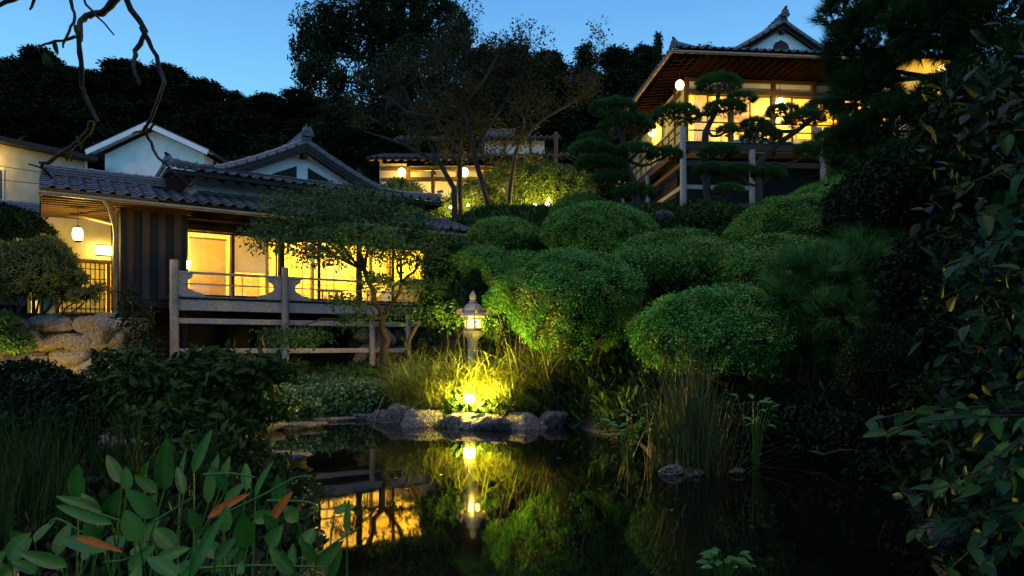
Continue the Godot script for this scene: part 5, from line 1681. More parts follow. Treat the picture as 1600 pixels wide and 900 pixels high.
# a forest tree of unit size: 10 m tall, crown 2.2 m in radius
func forest_tree(kind: int) -> Node3D:
	var r := rng_of(500 + kind)
	var t := thing("forest_tree", "", "tree")
	var s := Shape.new()
	s.tube([Vector3(0, -1, 0), Vector3(.1, 3, .1), Vector3(0, 6, 0), Vector3(0, 9.2, 0)], [.28, .24, .17, .05], 8)
	var lumps := []
	var n := 8 if kind < 3 else 9
	for k in n:
		var y := lerpf(3.4, 8.7, k / float(n - 1))
		var spread := [1.3, 1.15, 1.0, .8][kind] as float
		var a := k * 2.4 + r.randf()
		var wide := (1.35 - .10 * absf(k - n * .4)) * (1.0 if kind < 3 else 1.25 - k * .1)
		var off := spread * (1.0 - .75 * k / n)
		lumps.append([cos(a) * off, y, sin(a) * off, wide, wide * .78, wide])
		limb(s, Vector3(0, y - .8, 0), Vector3(cos(a) * off, y, sin(a) * off), .09, .03, .02, r)
	lumps.append([0, 9.1, 0, .8 if kind < 3 else .5, .75, .8 if kind < 3 else .5])
	part("trunk", s, mats.bark, t)
	var got := cover(lumps, 9.5, 1.0, r, Color.WHITE, -.9, .5, .3, .35)
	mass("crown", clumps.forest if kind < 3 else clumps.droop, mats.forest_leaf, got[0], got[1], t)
	return t


func build_forest() -> void:
	var r := rng_of(520)
	var kinds := [forest_tree(0), forest_tree(1), forest_tree(2), forest_tree(3)]
	var tellers := []
	for k in RIDGE.size():
		var q: Array = RIDGE[k]
		var source: Node3D = kinds[3 if q[3] < 1.0 else k % 3 if k % 7 else 3]
		var t: Node3D = source if not source.has_meta("placed") else source.duplicate()
		if source.has_meta("placed"):
			t.name = numbered("forest_tree")
			add_child(t)
		source.set_meta("placed", true)
		var base := on_ground(q[0], q[1])
		var tall: float = maxf(q[2] - base.y, 4.0)
		t.position = base
		t.rotation.y = r.randf() * TAU
		t.scale = Vector3(q[3] / 2.0, tall / 9.8, q[3] / 2.0)
		var ridge_: bool = q[1] < -49.0
		var label: String
		if q[3] < 1.0:
			label = "narrow spiky dark conifer on the skyline beside the hillside house's roof"
		elif q[0] < -12.0:
			label = "black forest tree on the skyline above the cream and white buildings" if ridge_ else "dark forest tree close behind the white gabled building"
		elif q[0] < 9.0:
			label = "rounded dark forest tree on the skyline between the giant tree and the hillside house" if ridge_ else "dark forest tree in the wood behind the garden house"
		else:
			label = "dark forest tree on the skyline behind the hillside house" if ridge_ else "dark forest tree in the wood beside the hillside house"
		tellers.append([q[0] / -q[1], t, label])
	tellers.sort_custom(func(a: Array, b: Array) -> bool: return a[0] < b[0])
	var counts := {}
	var words := ["first", "second", "third", "fourth", "fifth", "sixth", "seventh", "eighth", "ninth", "tenth", "eleventh", "twelfth"]
	for q in tellers:
		var label: String = q[2]
		var at: int = counts.get(label, 0)
		counts[label] = at + 1
		tag(q[1], label if label.begins_with("narrow") else "%s from the left, %s" % [words[at], label.replace("behind the white gabled building", "behind the white gable").replace("in the wood beside the hillside house", "beside the hillside house").replace("on the skyline between the giant tree and the hillside house", "on the middle skyline").replace("above the cream and white buildings", "above the cream building")], "tree", "" if label.begins_with("narrow") else label.replace("tree", "trees"))
	# garden trees overhead at the viewer's back, whose shade lies on the near bank
	for q in [[-5.6, 5.2, "garden tree at the viewer's back, over the near reeds"], [4.6, 1.2, "garden tree at the viewer's back, over the camellia"], [.8, 5.5, "garden tree at the viewer's back, farthest from the pond"]]:
		var t2: Node3D = kinds[1].duplicate()
		t2.name = numbered("garden_tree")
		add_child(t2)
		t2.position = on_ground(q[0], q[1])
		t2.scale = Vector3(1.5, 1.1, 1.5)
		tag(t2, q[2], "tree", "trees at the viewer's back")
	# the giant
	var giant := [[-11.5, 21.0, -43.4, 1.83, 1.53], [-11.9, 18.9, -42.0, 1.30, 1.22], [-10.9, 17.0, -40.6, 1.53, 1.22], [-9.2, 20.6, -42.7, 2.1, 2.1], [-6.7, 21.0, -41.3, 2.1, 2.1], [-4.1, 20.8, -43.4, 1.60, 1.83], [-3.6, 18.5, -42.0, 1.30, 1.37], [-5.3, 17.7, -40.6, 1.8, 1.8], [-7.6, 17.5, -42.7, 2.1, 1.7], [-10.1, 15.2, -41.3, 1.15, 1.15], [-8.4, 14.5, -43.4, 1.72, 1.53], [-6.1, 14.5, -42.0, 1.91, 1.72], [-10.9, 13.6, -40.6, 1.07, 0.76], [-4.2, 16.4, -42.7, 1.37, 1.37], [-7.6, 24.8, -41.3, 2.67, 2.29], [-5.2, 24.4, -43.4, 2.10, 2.10], [-10.3, 24.0, -42.0, 1.91, 1.72], [-7.5, 27.5, -42, 2.0, 2.0], [-7.6, 12.0, -42, 2.2, 1.6]]
	var base := on_ground(-7.2, -42.0)
	var t := thing("giant_tree", "giant dark tree with drooping boughs towering over the garden house", "tree", base)
	var s := Shape.new()
	s.tube([Vector3(0, -1, 0), Vector3(.2, 5, 0), Vector3(.4, 10, 0), Vector3(.3, 18, 0), Vector3(-.2, 22, 0)], [.75, .6, .5, .3, .1], 12)
	s.tube([Vector3(.4, 3, .2), Vector3(1.4, 8, .3), Vector3(1.7, 14, .2), Vector3(1.5, 19, 0)], [.45, .4, .3, .1], 10)
	var moved := []
	for l in giant:
		var mid := Vector3(l[0], l[1], l[2]) - base
		moved.append([mid.x, mid.y, mid.z, l[3] * .82, l[4] * .82, l[3] * .8])
		limb(s, Vector3(.4, maxf(2.0, mid.y - 1.2), 0), mid, .16, .05, .08, r)
		for j in 5:
			limb(s, mid, mid + Vector3(r.randfn() * l[3] * .5, r.randf_range(-.6, .4) * l[4], r.randfn() * l[3] * .5), .05, .015, .05, r, 4)
	part("trunk", s, mats.bark, t)
	var got := cover(moved, 9.0, .85, r, Color.WHITE, -.95, .6, .1, .5)
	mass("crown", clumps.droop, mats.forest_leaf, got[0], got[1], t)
	# thin trees with sparse autumn leaves, before the garden house
	var thin := [
		["slim tree with a leaning forked trunk in front of the garden house", Vector3(-.55, 6.3, -26.5), [[Vector3(-1.04, 7.28, -26.5), Vector3(-1.40, 8.61, -26.5), Vector3(-1.57, 9.57, -26.4), Vector3(-1.88, 10.41, -26.3), Vector3(-2.12, 11.62, -26.4), Vector3(-2.41, 12.4, -26.5)], [Vector3(-1.40, 8.61, -26.5), Vector3(-0.96, 9.69, -26.8), Vector3(-0.24, 10.90, -27), Vector3(0.36, 11.98, -27.1)], [Vector3(-1.57, 9.57, -26.4), Vector3(-2.65, 9.93, -26.1), Vector3(-3.85, 10.05, -25.8), Vector3(-4.6, 10.6, -25.6)], [Vector3(-1.88, 10.41, -26.3), Vector3(-0.96, 11.38, -26.0), Vector3(-0.48, 12.22, -25.8)]], 601],
		["slim bare-topped tree leaning the other way beside the utility pole", Vector3(-.2, 6.4, -26.9), [[Vector3(-0.07, 7.52, -26.9), Vector3(0.12, 8.73, -26.9), Vector3(0.43, 9.93, -26.8), Vector3(0.72, 11.2, -26.7)], [Vector3(.2, 9.2, -26.9), Vector3(1.2, 10.2, -27.0), Vector3(2.4, 10.9, -27.1), Vector3(3.2, 11.6, -27.1)]], 602],
		["thin crooked tree with reddish leaves just past the pond house's roof", Vector3(-2.1, 6.0, -26.0), [[Vector3(-2.12, 7.28, -26), Vector3(-2.65, 8.2, -26), Vector3(-3.3, 9.4, -26), Vector3(-4.0, 11.0, -26)], [Vector3(-2.65, 8.2, -26), Vector3(-4.0, 8.9, -25.8), Vector3(-5.4, 9.3, -25.6)]], 603],
		["straight dark trunk standing before the curtained doors", Vector3(-2.0, 5.6, -27.2), [[Vector3(-2.0, 7.5, -27.2), Vector3(-2.0, 9.0, -27.2), Vector3(-1.9, 10.6, -27.2), Vector3(-1.7, 12.8, -27.2)], [Vector3(-2, 9.0, -27.2), Vector3(-3.0, 10.4, -27.4), Vector3(-3.6, 12.0, -27.5)]], 604],
	]
	for q in thin:
		r = rng_of(q[3])
		base = q[1]
		t = thing("thin_tree", q[0], "tree", base, 0.0, "thin trees before the garden house")
		s = Shape.new()
		var tips := []
		var first := true
		for line in q[2]:
			var pts := [Vector3(0, -.6, 0)] if first else []
			for p in line: pts.append(p - base)
			var rr := []
			for j in pts.size(): rr.append(lerpf(.13 if first else .07, .03, j / float(pts.size() - 1)))
			s.tube(pts, rr, 7)
			for j in range(2 if first else 1, pts.size()):
				for i in 3:
					grow(s, pts[j], Vector3(r.randfn(), r.randf_range(.0, .9), r.randfn() * .7).normalized(), r.randf_range(.8, 1.4), .018, 1, r, tips)
			first = false
		part("trunk", s, mats.bark, t)
		var places := []
		var tints := []
		for p in tips:
			for j in 3:
				places.append(Transform3D(facing(Vector3.UP + Vector3(r.randfn(), r.randfn(), r.randfn()) * .5, r.randf() * TAU).scaled(Vector3.ONE * r.randf_range(.7, 1.3)), p + Vector3(r.randfn(), r.randfn(), r.randfn()) * .14))
				var g := r.randf_range(.55, 1.15)
				tints.append(Color(g * r.randf_range(.8, 1.3), g, g))
		mass("crown", clumps.thin, mats.thin_leaf, places, tints, t)


func build_undergrowth() -> void:
	var r := rng_of(700)
	var places := []
	var tints := []
	for k in 11000:
		var x := r.randf_range(-2.6, 14.0)
		var z := r.randf_range(-27.0, -9.4)
		if x < -1.2 and z > -15.6: continue
		var y := ground_y(x, z)
		if y < .03 or (z > -10.5 and x > 1.9): continue
		places.append(Transform3D(facing(Vector3.UP + Vector3(r.randfn(), 0, r.randfn()) * .3, r.randf() * TAU).scaled(Vector3.ONE * r.randf_range(1.0, 2.4)), Vector3(x, y + .06, z)))
		var g := r.randf_range(.5, 1.0)
		tints.append(Color(g, g, g))
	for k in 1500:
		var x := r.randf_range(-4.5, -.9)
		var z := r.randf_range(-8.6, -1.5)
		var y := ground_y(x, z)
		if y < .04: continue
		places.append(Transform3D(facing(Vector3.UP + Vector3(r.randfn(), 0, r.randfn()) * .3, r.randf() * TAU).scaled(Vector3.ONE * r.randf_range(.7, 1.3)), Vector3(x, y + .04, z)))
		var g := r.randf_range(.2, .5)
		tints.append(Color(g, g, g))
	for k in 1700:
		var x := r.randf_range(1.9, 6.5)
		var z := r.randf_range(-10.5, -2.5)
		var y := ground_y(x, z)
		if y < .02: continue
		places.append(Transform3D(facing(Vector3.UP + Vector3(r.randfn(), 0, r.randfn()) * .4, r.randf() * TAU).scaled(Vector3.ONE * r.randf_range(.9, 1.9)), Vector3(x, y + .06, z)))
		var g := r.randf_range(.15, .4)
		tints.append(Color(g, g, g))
	for k in 2600:
		var x := r.randf_range(-8.6, -2.0)
		var z := r.randf_range(-25.0, -13.6)
		var s := (x + 6.17) * 0.832 + (-19.0 - z) * 0.555
		var w := (x + 6.17) * -0.555 + (-z - 19.0) * 0.832
		if (w > .4 and s < 5.4 and s > -4) or ground_y(x, z) < .1: continue
		places.append(Transform3D(facing(Vector3.UP + Vector3(r.randfn(), 0, r.randfn()) * .3, r.randf() * TAU).scaled(Vector3.ONE * r.randf_range(1.0, 2.0)), on_ground(x, z, -.06)))
		var g := r.randf_range(.5, 1.0)
		tints.append(Color(g, g, g))
	var holder := self
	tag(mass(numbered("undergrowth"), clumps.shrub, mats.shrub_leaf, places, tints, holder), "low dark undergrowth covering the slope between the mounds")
	places = []
	tints = []
	for k in 5200:
		var x := r.randf_range(-60.0, 45.0)
		var z := r.randf_range(-72.0, -35.5)
		if x > 6.0 and z > -44.0 and x < 18: continue
		if z > -40.0 and x > -7.5 and x < 4.5: continue
		places.append(Transform3D(facing(Vector3.UP + Vector3(r.randfn(), 0, r.randfn()) * .4, r.randf() * TAU).scaled(Vector3.ONE * r.randf_range(1.5, 3.6)), on_ground(x, z, -.5)))
		var g := r.randf_range(.6, 1.1)
		tints.append(Color(g, g, g))
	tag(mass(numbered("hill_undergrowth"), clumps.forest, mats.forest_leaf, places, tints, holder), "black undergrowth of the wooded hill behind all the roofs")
	# leafy ground cover by the water
	places = []
	tints = []
	for k in 1500:
		var x := r.randf_range(-5.3, -2.6)
		var z := r.randf_range(-16.6, -13.2)
		var y := ground_y(x, z)
		if y < .02 or x + .25 * sin(z * 3.0) > -2.5 - (-z - 14.0) * .2: continue
		places.append(Transform3D(facing(Vector3(0, 1, .35) + Vector3(r.randfn(), 0, r.randfn()) * .3, r.randf() * TAU).scaled(Vector3.ONE * r.randf_range(.8, 1.4)), Vector3(x, y + r.randf_range(.05, .3), z)))
		var g := r.randf_range(.6, 1.3)
		tints.append(Color(g * r.randf_range(.8, 1.5), g, g))
	tag(mass(numbered("ground_cover"), clumps.cover, mats.cover_leaf, places, tints, holder), "round-leaved ground cover on the bank under the maple")
	# grass of the island
	places = []
	tints = []
	var tall := []
	var tall_tints := []
	for k in 640:
		var x := r.randf_range(-2.5, .75)
		var z := r.randf_range(-15.4, -12.9)
		var y := ground_y(x, z)
		if y < .02: continue
		if Vector2(x + .80, (z + 13.15) * .8).length() < .5: continue
		var b := facing(Vector3.UP + Vector3(r.randfn(), 0, r.randfn()) * .12, r.randf() * TAU)
		var g := r.randf_range(.7, 1.15)
		if z > -14.2 or r.randf() < .35:
			places.append(Transform3D(b.scaled(Vector3.ONE * r.randf_range(.65, 1.2) * (1.0 if z > -13.9 else 1.2)), Vector3(x, y, z)))
			tints.append(Color(g * 1.1, g, g * .8))
		elif r.randf() < .75:
			tall.append(Transform3D(b.scaled(Vector3.ONE * r.randf_range(.75, 1.2)), Vector3(x, y, z)))
			tall_tints.append(Color(g * r.randf_range(.8, 1.3), g, g * .8))
	tag(mass(numbered("island_grass"), clumps.short_grass, mats.grass_blade, places, tints, holder), "short bright grass around the floodlight on the pond island")
	tag(mass(numbered("arching_grass"), clumps.long_grass, mats.grass_blade, tall, tall_tints, holder), "tall arching grass around the foot of the stone lantern")


func reeds(label: String, spots: Array, clump: String, mat: String, size: float, seed_: int, called := "reed_clump") -> void:
	var r := rng_of(seed_)
	var at := on_ground(spots[0][0], spots[0][1])
	at.y = maxf(at.y, -.3)
	var t := thing(called, label, "reeds", at)
	var places := []
	var tints := []
	for q in spots:
		for j in int(q[2]):
			var p := Vector3(q[0] + r.randfn() * q[3], 0, q[1] + r.randfn() * q[3])
			p.y = maxf(ground_y(p.x, p.z), -.25)
			places.append(Transform3D(facing(Vector3.UP + Vector3(r.randfn(), 0, r.randfn()) * .08, r.randf() * TAU).scaled(Vector3.ONE * size * r.randf_range(.7, 1.15)), p - at))
			var g := r.randf_range(.6, 1.2)
			tints.append(Color(g * r.randf_range(.85, 1.35), g, g))
	mass("blades", clumps[clump], mats[mat], places, tints, t)


# a broad leaf from base to tip, its face turned towards `look`
func leaf_shape(base: Vector3, tip: Vector3, width: float, look: Vector3, bend: float, tint: Color) -> Shape:
	var s := Shape.new()
	s.tint = tint
	var z := (tip - base).normalized()
	var x := look.cross(z).normalized()
	var y := z.cross(x)
	var len_ := base.distance_to(tip)
	var n := 8
	var rows := []
	for k in n + 1:
		var t := k / float(n)
		var w := width * .5 * (pow(sin(PI * pow(t, .72)), .85) if k > 0 and k < n else 0.0) + (0.002 if k == n else .004)
		var drop := -bend * len_ * t * t
		rows.append([z * t * len_ + y * (drop + w * .35) - x * w, z * t * len_ + y * drop - x * w * .45 + y * w * .08, z * t * len_ + y * drop, z * t * len_ + y * drop + x * w * .45 + y * w * .08, z * t * len_ + y * (drop + w * .35) + x * w])
	s.sheet(n, 4, func(i: int, j: int) -> Vector3: return rows[i][j])
	for k in s.c.size():
		var across := k % 5
		var along := k / 5
		var spot := lumpy.get_noise_3dv((base + tip) * 400.0 + Vector3(along * 9.0, across * 13.0, 0))
		var f := (1.35 if across == 2 else .92) * (1.0 + .45 * spot) * (1.08 if along % 2 else .94)
		s.c[k] = Color(tint.r * f * (1.0 + maxf(0.0, spot) * (1.2 if across in [0, 4] or along > 6 else .1)), tint.g * f, tint.b * f)
	return s


const LEAVES := [[-1.431, 0.905, -2.900, -1.397, 1.126, -2.840, 0.097], [-1.311, 0.979, -2.900, -1.246, 1.155, -2.900, 0.055], [-1.662, 0.914, -3.000, -1.763, 1.028, -3.060, 0.062], [-1.848, 0.847, -3.000, -1.834, 1.000, -2.970, 0.091], [-1.583, 0.905, -2.900, -1.609, 0.997, -2.930, 0.055], [-1.613, 0.894, -3.100, -1.597, 0.993, -3.040, 0.079], [-1.514, 0.875, -3.000, -1.609, 0.947, -3.000, 0.057], [-1.465, 0.864, -3.100, -1.469, 1.038, -3.160, 0.036], [-1.627, 0.837, -2.800, -1.794, 0.915, -2.770, 0.053], [-1.534, 0.818, -2.700, -1.786, 0.884, -2.730, 0.052], [-0.951, 0.781, -2.500, -0.928, 0.922, -2.440, 0.089], [-0.923, 0.873, -2.800, -0.932, 0.988, -2.800, 0.067], [-1.169, 0.864, -3.100, -1.195, 0.978, -3.160, 0.051], [-1.057, 0.878, -2.900, -0.991, 1.030, -2.870, 0.042], [-1.246, 0.885, -3.000, -1.220, 1.023, -3.030, 0.040], [-1.371, 0.843, -2.700, -1.437, 0.959, -2.640, 0.086], [-1.073, 0.731, -2.350, -0.987, 0.929, -2.350, 0.052], [-1.095, 0.747, -2.300, -1.228, 0.802, -2.360, 0.062], [-0.697, 0.733, -2.500, -0.739, 0.817, -2.470, 0.048], [-0.609, 0.810, -2.600, -0.611, 0.923, -2.630, 0.028], [-0.619, 0.710, -2.400, -0.572, 0.812, -2.340, 0.032], [-0.745, 0.725, -2.400, -0.833, 0.809, -2.400, 0.057], [-1.494, 0.744, -2.600, -1.736, 0.785, -2.660, 0.074], [-1.580, 0.717, -2.500, -1.737, 0.778, -2.470, 0.056], [-1.337, 0.805, -3.100, -1.320, 1.018, -3.130, 0.069], [-1.218, 0.885, -3.000, -1.240, 0.991, -2.940, 0.057], [-1.378, 0.777, -2.600, -1.428, 0.893, -2.600, 0.091], [-1.246, 0.752, -2.600, -1.351, 0.811, -2.660, 0.083], [-1.208, 0.800, -2.700, -1.220, 0.876, -2.670, 0.060], [-0.791, 0.851, -2.600, -0.850, 0.902, -2.630, 0.066], [-0.882, 0.826, -2.600, -0.890, 0.886, -2.540, 0.050], [-1.012, 0.771, -2.400, -0.944, 0.848, -2.400, 0.046], [-1.399, 0.866, -3.000, -1.456, 0.985, -3.060, 0.048], [-1.594, 0.749, -2.700, -1.619, 0.825, -2.670, 0.069], [-1.043, 0.823, -2.550, -1.047, 0.914, -2.580, 0.057], [-1.609, 0.810, -2.800, -1.531, 0.938, -2.740, 0.080], [-1.457, 0.828, -2.800, -1.422, 0.908, -2.800, 0.071], [-0.875, 0.758, -2.300, -0.920, 0.783, -2.360, 0.044], [-1.623, 0.725, -2.400, -1.678, 0.780, -2.370, 0.046], [-1.261, 0.733, -2.500, -1.164, 0.780, -2.530, 0.064]]
const DEAD := [[-1.122, 0.864, -2.600, -0.985, 0.959, -2.600, 0.035], [-0.886, 0.859, -2.600, -0.820, 0.959, -2.600, 0.035], [-1.548, 0.816, -2.500, -1.389, 0.779, -2.500, 0.024]]

func build_near_plants() -> void:
	var r := rng_of(800)
	var plants := []
	var told := ["broad-leaved water plant at the near corner, its leaves lying flat over the reeds", "broad-leaved water plant with the tallest upright leaf on the near bank", "broad-leaved water plant bearing the large orange withered leaf", "broad-leaved water plant leaning out over the reflected windows"]
	for k in 4:
		plants.append(thing("water_plant", told[k], "plant", Vector3([-1.75, -1.4, -1.08, -.8][k], -.05, -2.75), 0.0, "broad-leaved water plants on the near bank"))
	var which := func(x: float) -> Node3D: return plants[0 if x < -1.55 else 1 if x < -1.2 else 2 if x < -.9 else 3]
	var all := LEAVES.duplicate()
	for k in 46:
		var x := r.randf_range(-2.1, -.72)
		var z := r.randf_range(-3.1, -2.35)
		var a := r.randf() * TAU
		var b := Vector3(x, r.randf_range(.42, .74) + (-2.4 - z) * .16, z)
		var e := b + Vector3(cos(a) * r.randf_range(.03, .12), r.randf_range(.02, .13), sin(a) * .07)
		all.append([b.x, b.y, b.z, e.x, e.y, e.z, r.randf_range(.05, .09)])
	for k in all.size():
		var l: Array = all[k]
		var b := Vector3(l[0], l[1], l[2])
		var e := Vector3(l[3], l[4], l[5])
		var t: Node3D = which.call(b.x)
		var look := (Vector3(0, .7, 1) + Vector3(r.randfn() * .5, r.randfn() * .35, r.randfn() * .2)).normalized()
		var g := r.randf_range(.7, 1.15)
		var s := leaf_shape(b, e, l[6] * .76, look, r.randf_range(-.05, .28), Color(g * r.randf_range(.75, 1.35), g, g * r.randf_range(.8, 1.5)))
		part("leaf", s, mats.pickerel_leaf, t, Transform3D(Basis(), b - t.position))
		var st := Shape.new()
		var root := Vector3(r.randfn() * .12, -.1, r.randfn() * .1)
		var top := b - t.position
		st.tube([root, root.lerp(top, .5) + Vector3(r.randfn() * .03, .03, 0), top], [.008, .006, .003], 5)
		part("stem", st, mats.pickerel_leaf, t)
	for k in 3:
		var l: Array = DEAD[k]
		var b := Vector3(l[0], l[1], l[2])
		var t: Node3D = which.call(b.x)
		var o := part("withered_leaf", leaf_shape(b, Vector3(l[3], l[4], l[5]), l[6] * .8, Vector3(.3, .8, .8), .15, Color.WHITE), mats.withered, t, Transform3D(Basis(), b - t.position))
		tag(o, "orange withered leaf")
	var stems := [[Vector3(-1.630, 0.905, -2.620), Vector3(-1.439, 0.842, -2.620)], [Vector3(-1.205, 0.996, -2.75), Vector3(-1.072, 1.009, -2.70), Vector3(-0.955, 1.009, -2.620)], [Vector3(-1.122, 0.846, -2.70), Vector3(-0.905, 0.955, -2.620), Vector3(-0.805, 1.009, -2.620), Vector3(-0.738, 1.015, -2.60)], [Vector3(-0.938, 0.905, -2.70), Vector3(-0.755, 0.917, -2.620), Vector3(-0.722, 0.888, -2.620)], [Vector3(-1.122, 0.709, -2.50), Vector3(-0.905, 0.719, -2.50), Vector3(-0.663, 0.713, -2.50)], [Vector3(-0.788, 0.654, -2.620), Vector3(-0.688, 0.746, -2.620), Vector3(-0.572, 0.821, -2.620)], [Vector3(-1.522, 0.692, -2.620), Vector3(-1.439, 0.704, -2.620), Vector3(-1.364, 0.742, -2.620)], [Vector3(-1.330, 0.846, -2.620), Vector3(-1.197, 0.930, -2.620)], [Vector3(-1.722, 0.838, -2.620), Vector3(-1.689, 0.855, -2.620), Vector3(-1.597, 0.804, -2.620)]]
	for line in stems:
		var t: Node3D = which.call(line[0].x)
		var s := Shape.new()
		var pts := []
		var rr := []
		for k in (line.size() - 1) * 4 + 1:
			var i := mini(k / 4, line.size() - 2)
			var p: Vector3 = line[i]
			var q: Vector3 = line[i + 1]
			var before: Vector3 = line[maxi(i - 1, 0)]
			var after: Vector3 = line[mini(i + 2, line.size() - 1)]
			pts.append(p.cubic_interpolate(q, before, after, (k - i * 4) / 4.0) - t.position)
			rr.append(lerpf(.0055, .003, k / float((line.size() - 1) * 4)))
		s.tube(pts, rr, 6)
		part("runner", s, mats.pickerel_leaf, t)
	# reeds
	reeds("dark thin reeds crowding the near bank beside the broad-leaved plants", [[-3.3, -4.3, 12, .35], [-3.9, -5.2, 14, .4], [-4.3, -6.0, 14, .4], [-2.9, -4.9, 8, .3], [-3.3, -6.1, 10, .4]], "reed", "dark_needle", .72, 820)
	reeds("tall reed clump standing in the water before the lowest mound", [[2.23, -8.5, 20, .16], [2.0, -8.6, 7, .12]], "reed", "reed_blade", 1.18, 821)
	reeds("drooping blades hanging over the water beside the tall reed clump", [[2.6, -8.45, 7, .15]], "arch", "reed_blade", .9, 822, "drooping_grass")
	reeds("pale tuft of grass hanging between the island stones", [[-1.32, -13.0, 3, .05]], "short_grass", "grass_blade", .8, 823, "grass_tuft")
	reeds("arching grass at the dark side of the island", [[.9, -14.2, 8, .25], [1.3, -14.0, 5, .2]], "long_grass", "reed_blade", .9, 824, "grass_tuft")
	reeds("grass in front of the hidden light at the stone wall's foot", [[-9.9, -13.8, 14, .4], [-8.9, -14.2, 10, .4]], "short_grass", "grass_blade", 1.0, 825, "grass_tuft")
	# small water plants
	for q in [["pale broad-leaved plant in the water beside the tall reed clump", Vector3(1.55, -.05, -9.3), .75, 24, .15, 830], ["little leafy plant poking up at the bottom of the pond view", Vector3(1.35, -.05, -4.45), .27, 18, .10, 831], ["small yellowish fern-like plant beyond the reeds", Vector3(3.1, .1, -9.0), .75, 14, .14, 832]]:
		r = rng_of(q[5])
		var t := thing("pond_plant", q[0], "plant", q[1])
		for k in int(q[3]):
			var a := r.randf() * TAU
			var out := Vector3(cos(a), 0, sin(a))
			var top: Vector3 = out * r.randf_range(.02, .26) * (1.0 if q[2] > .5 else .5) + Vector3.UP * q[2] * r.randf_range(.45, 1.0)
			var st := Shape.new()
			st.tube([Vector3(r.randfn() * .03, -.2, r.randfn() * .03), top * .5, top], [.006, .005, .003], 4)
			part("stem", st, mats.pickerel_leaf, t)
			var len_: float = q[4] * r.randf_range(.7, 1.2)
			var g := r.randf_range(.8, 1.4)
			var dir := (out + Vector3.UP * r.randf_range(-.3, .7)).normalized()
			part("leaf", leaf_shape(Vector3.ZERO, dir * len_, len_ * .42, (Vector3.UP + Vector3(0, 0, .4)).normalized(), .2, Color(g, g, g * (1.3 if q[5] != 832 else .6))), mats.pickerel_leaf, t, Transform3D(Basis(), top))
	# fallen leaves on the water
	r = rng_of(835)
	for k in 22:
		var p := Vector3(r.randf_range(-1.6, 1.6), .006, r.randf_range(-11.5, -4.6)) if k < 12 else Vector3(r.randf_range(-2.2, -1.0), .006, r.randf_range(-8.2, -4.8))
		if not Geometry2D.is_point_in_polygon(Vector2(p.x, p.z), PackedVector2Array(SHORE)): continue
		var len_ := r.randf_range(.04, .08)
		var a := r.randf() * TAU
		whole("floating_leaf", leaf_shape(Vector3.ZERO, Vector3(cos(a), 0, sin(a)) * len_, len_ * .5, Vector3.UP, -.1, Color(r.randf_range(.8, 3.0), 1.0, .8)).mesh(), mats.pickerel_leaf, "small fallen leaf floating on the black pond", "leaf", p, 0.0, "fallen leaves floating on the pond")
	# the camellia at the edge
	r = rng_of(840)
	var base := on_ground(3.15, -3.9, .1)
	var t := thing("camellia", "dark camellia with large glossy leaves hanging in from the picture's edge", "shrub", base)
	var wood := Shape.new()
	wood.tube([Vector3(0, 0, 0), Vector3(.05, .9, 0), Vector3(-.1, 1.9, .05), Vector3(.0, 3.3, 0)], [.06, .05, .04, .02], 8)
	var shapes := []
	for k in 8:
		var l := [.13, .12, .14, .11, .125, .13, .115, .12][k] as float
		var g := r.randf_range(.7, 1.3)
		var tint := Color(g, g, g * 1.1) if k < 6 else Color(5.0, 2.2, .3)
		shapes.append(leaf_shape(Vector3.ZERO, Vector3(0, 0, l), l * r.randf_range(.42, .52), Vector3.UP, r.randf_range(.05, .25), tint).mesh())
	var n := 0
	for k in 34:
		var low := k < 11
		var y := r.randf_range(.35, 1.1) if low else lerpf(.7, 3.1, (k - 11) / 22.0)
		var from := Vector3(r.randf_range(-.05, .1), y, r.randf_range(-.1, .1))
		var reach := r.randf_range(.75, 1.2) if low else r.randf_range(.3, .78) * (1.25 if y > 1.3 and y < 2.2 else 1.0)
		var d := Vector3(-1, r.randf_range(-.15, .25), r.randf_range(-.5, .75)).normalized()
		var pts := []
		var rr := []
		for j in 7:
			var tt := j / 6.0
			pts.append(from + d * reach * tt + Vector3.DOWN * .22 * tt * tt * reach + Vector3(0, r.randfn() * .012, r.randfn() * .015))
			rr.append(lerpf(.012, .004, tt))
		wood.tube(pts, rr, 5)
		for j in 10:
			if n >= 296: break
			var tt := lerpf(.3, 1.0, j / 9.0)
			var i := mini(int(tt * 6.0), 5)
			var p: Vector3 = pts[i].lerp(pts[i + 1], tt * 6.0 - i)
			var out := (d * .5 + Vector3(r.randfn() * .5, r.randf_range(-.9, .25), r.randfn() * .7 + (.4 if j % 2 else -.3))).normalized()
			var face := (Vector3.UP * 1.1 + Vector3(-.25, 0, .5) + Vector3(r.randfn(), r.randfn(), r.randfn()) * .35).normalized()
			var x := face.cross(out).normalized()
			part("leaf", shapes[r.randi() % (8 if low else 7)] if r.randf() < .5 or low else shapes[r.randi() % 6], mats.camellia_leaf if r.randf() < .85 else mats.pickerel_leaf, t, Transform3D(Basis(x, out.cross(x), out), p))
			n += 1
	part("branch", wood, mats.bark, t)
	# the inner leaves, behind the ones that can be told apart
	var big := leaf_clump(7, .13, .12, .055, .3, 33, 5)
	var inner := []
	var inner_tints := []
	for k in 330:
		var y := r.randf_range(.2, 3.3)
		var p := Vector3(r.randf_range(-.42, .8) - (.35 * r.randf() if y < 1.1 else 0.0), y, r.randf_range(-.9, .35))
		inner.append(Transform3D(facing(Vector3(-.3, 1.0, .4) + Vector3(r.randfn(), r.randfn(), r.randfn()) * .5, r.randf() * TAU).scaled(Vector3.ONE * r.randf_range(.7, 1.15)), p))
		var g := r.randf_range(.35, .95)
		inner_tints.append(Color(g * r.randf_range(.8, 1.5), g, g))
	mass("foliage", big, mats.camellia_leaf, inner, inner_tints, t)
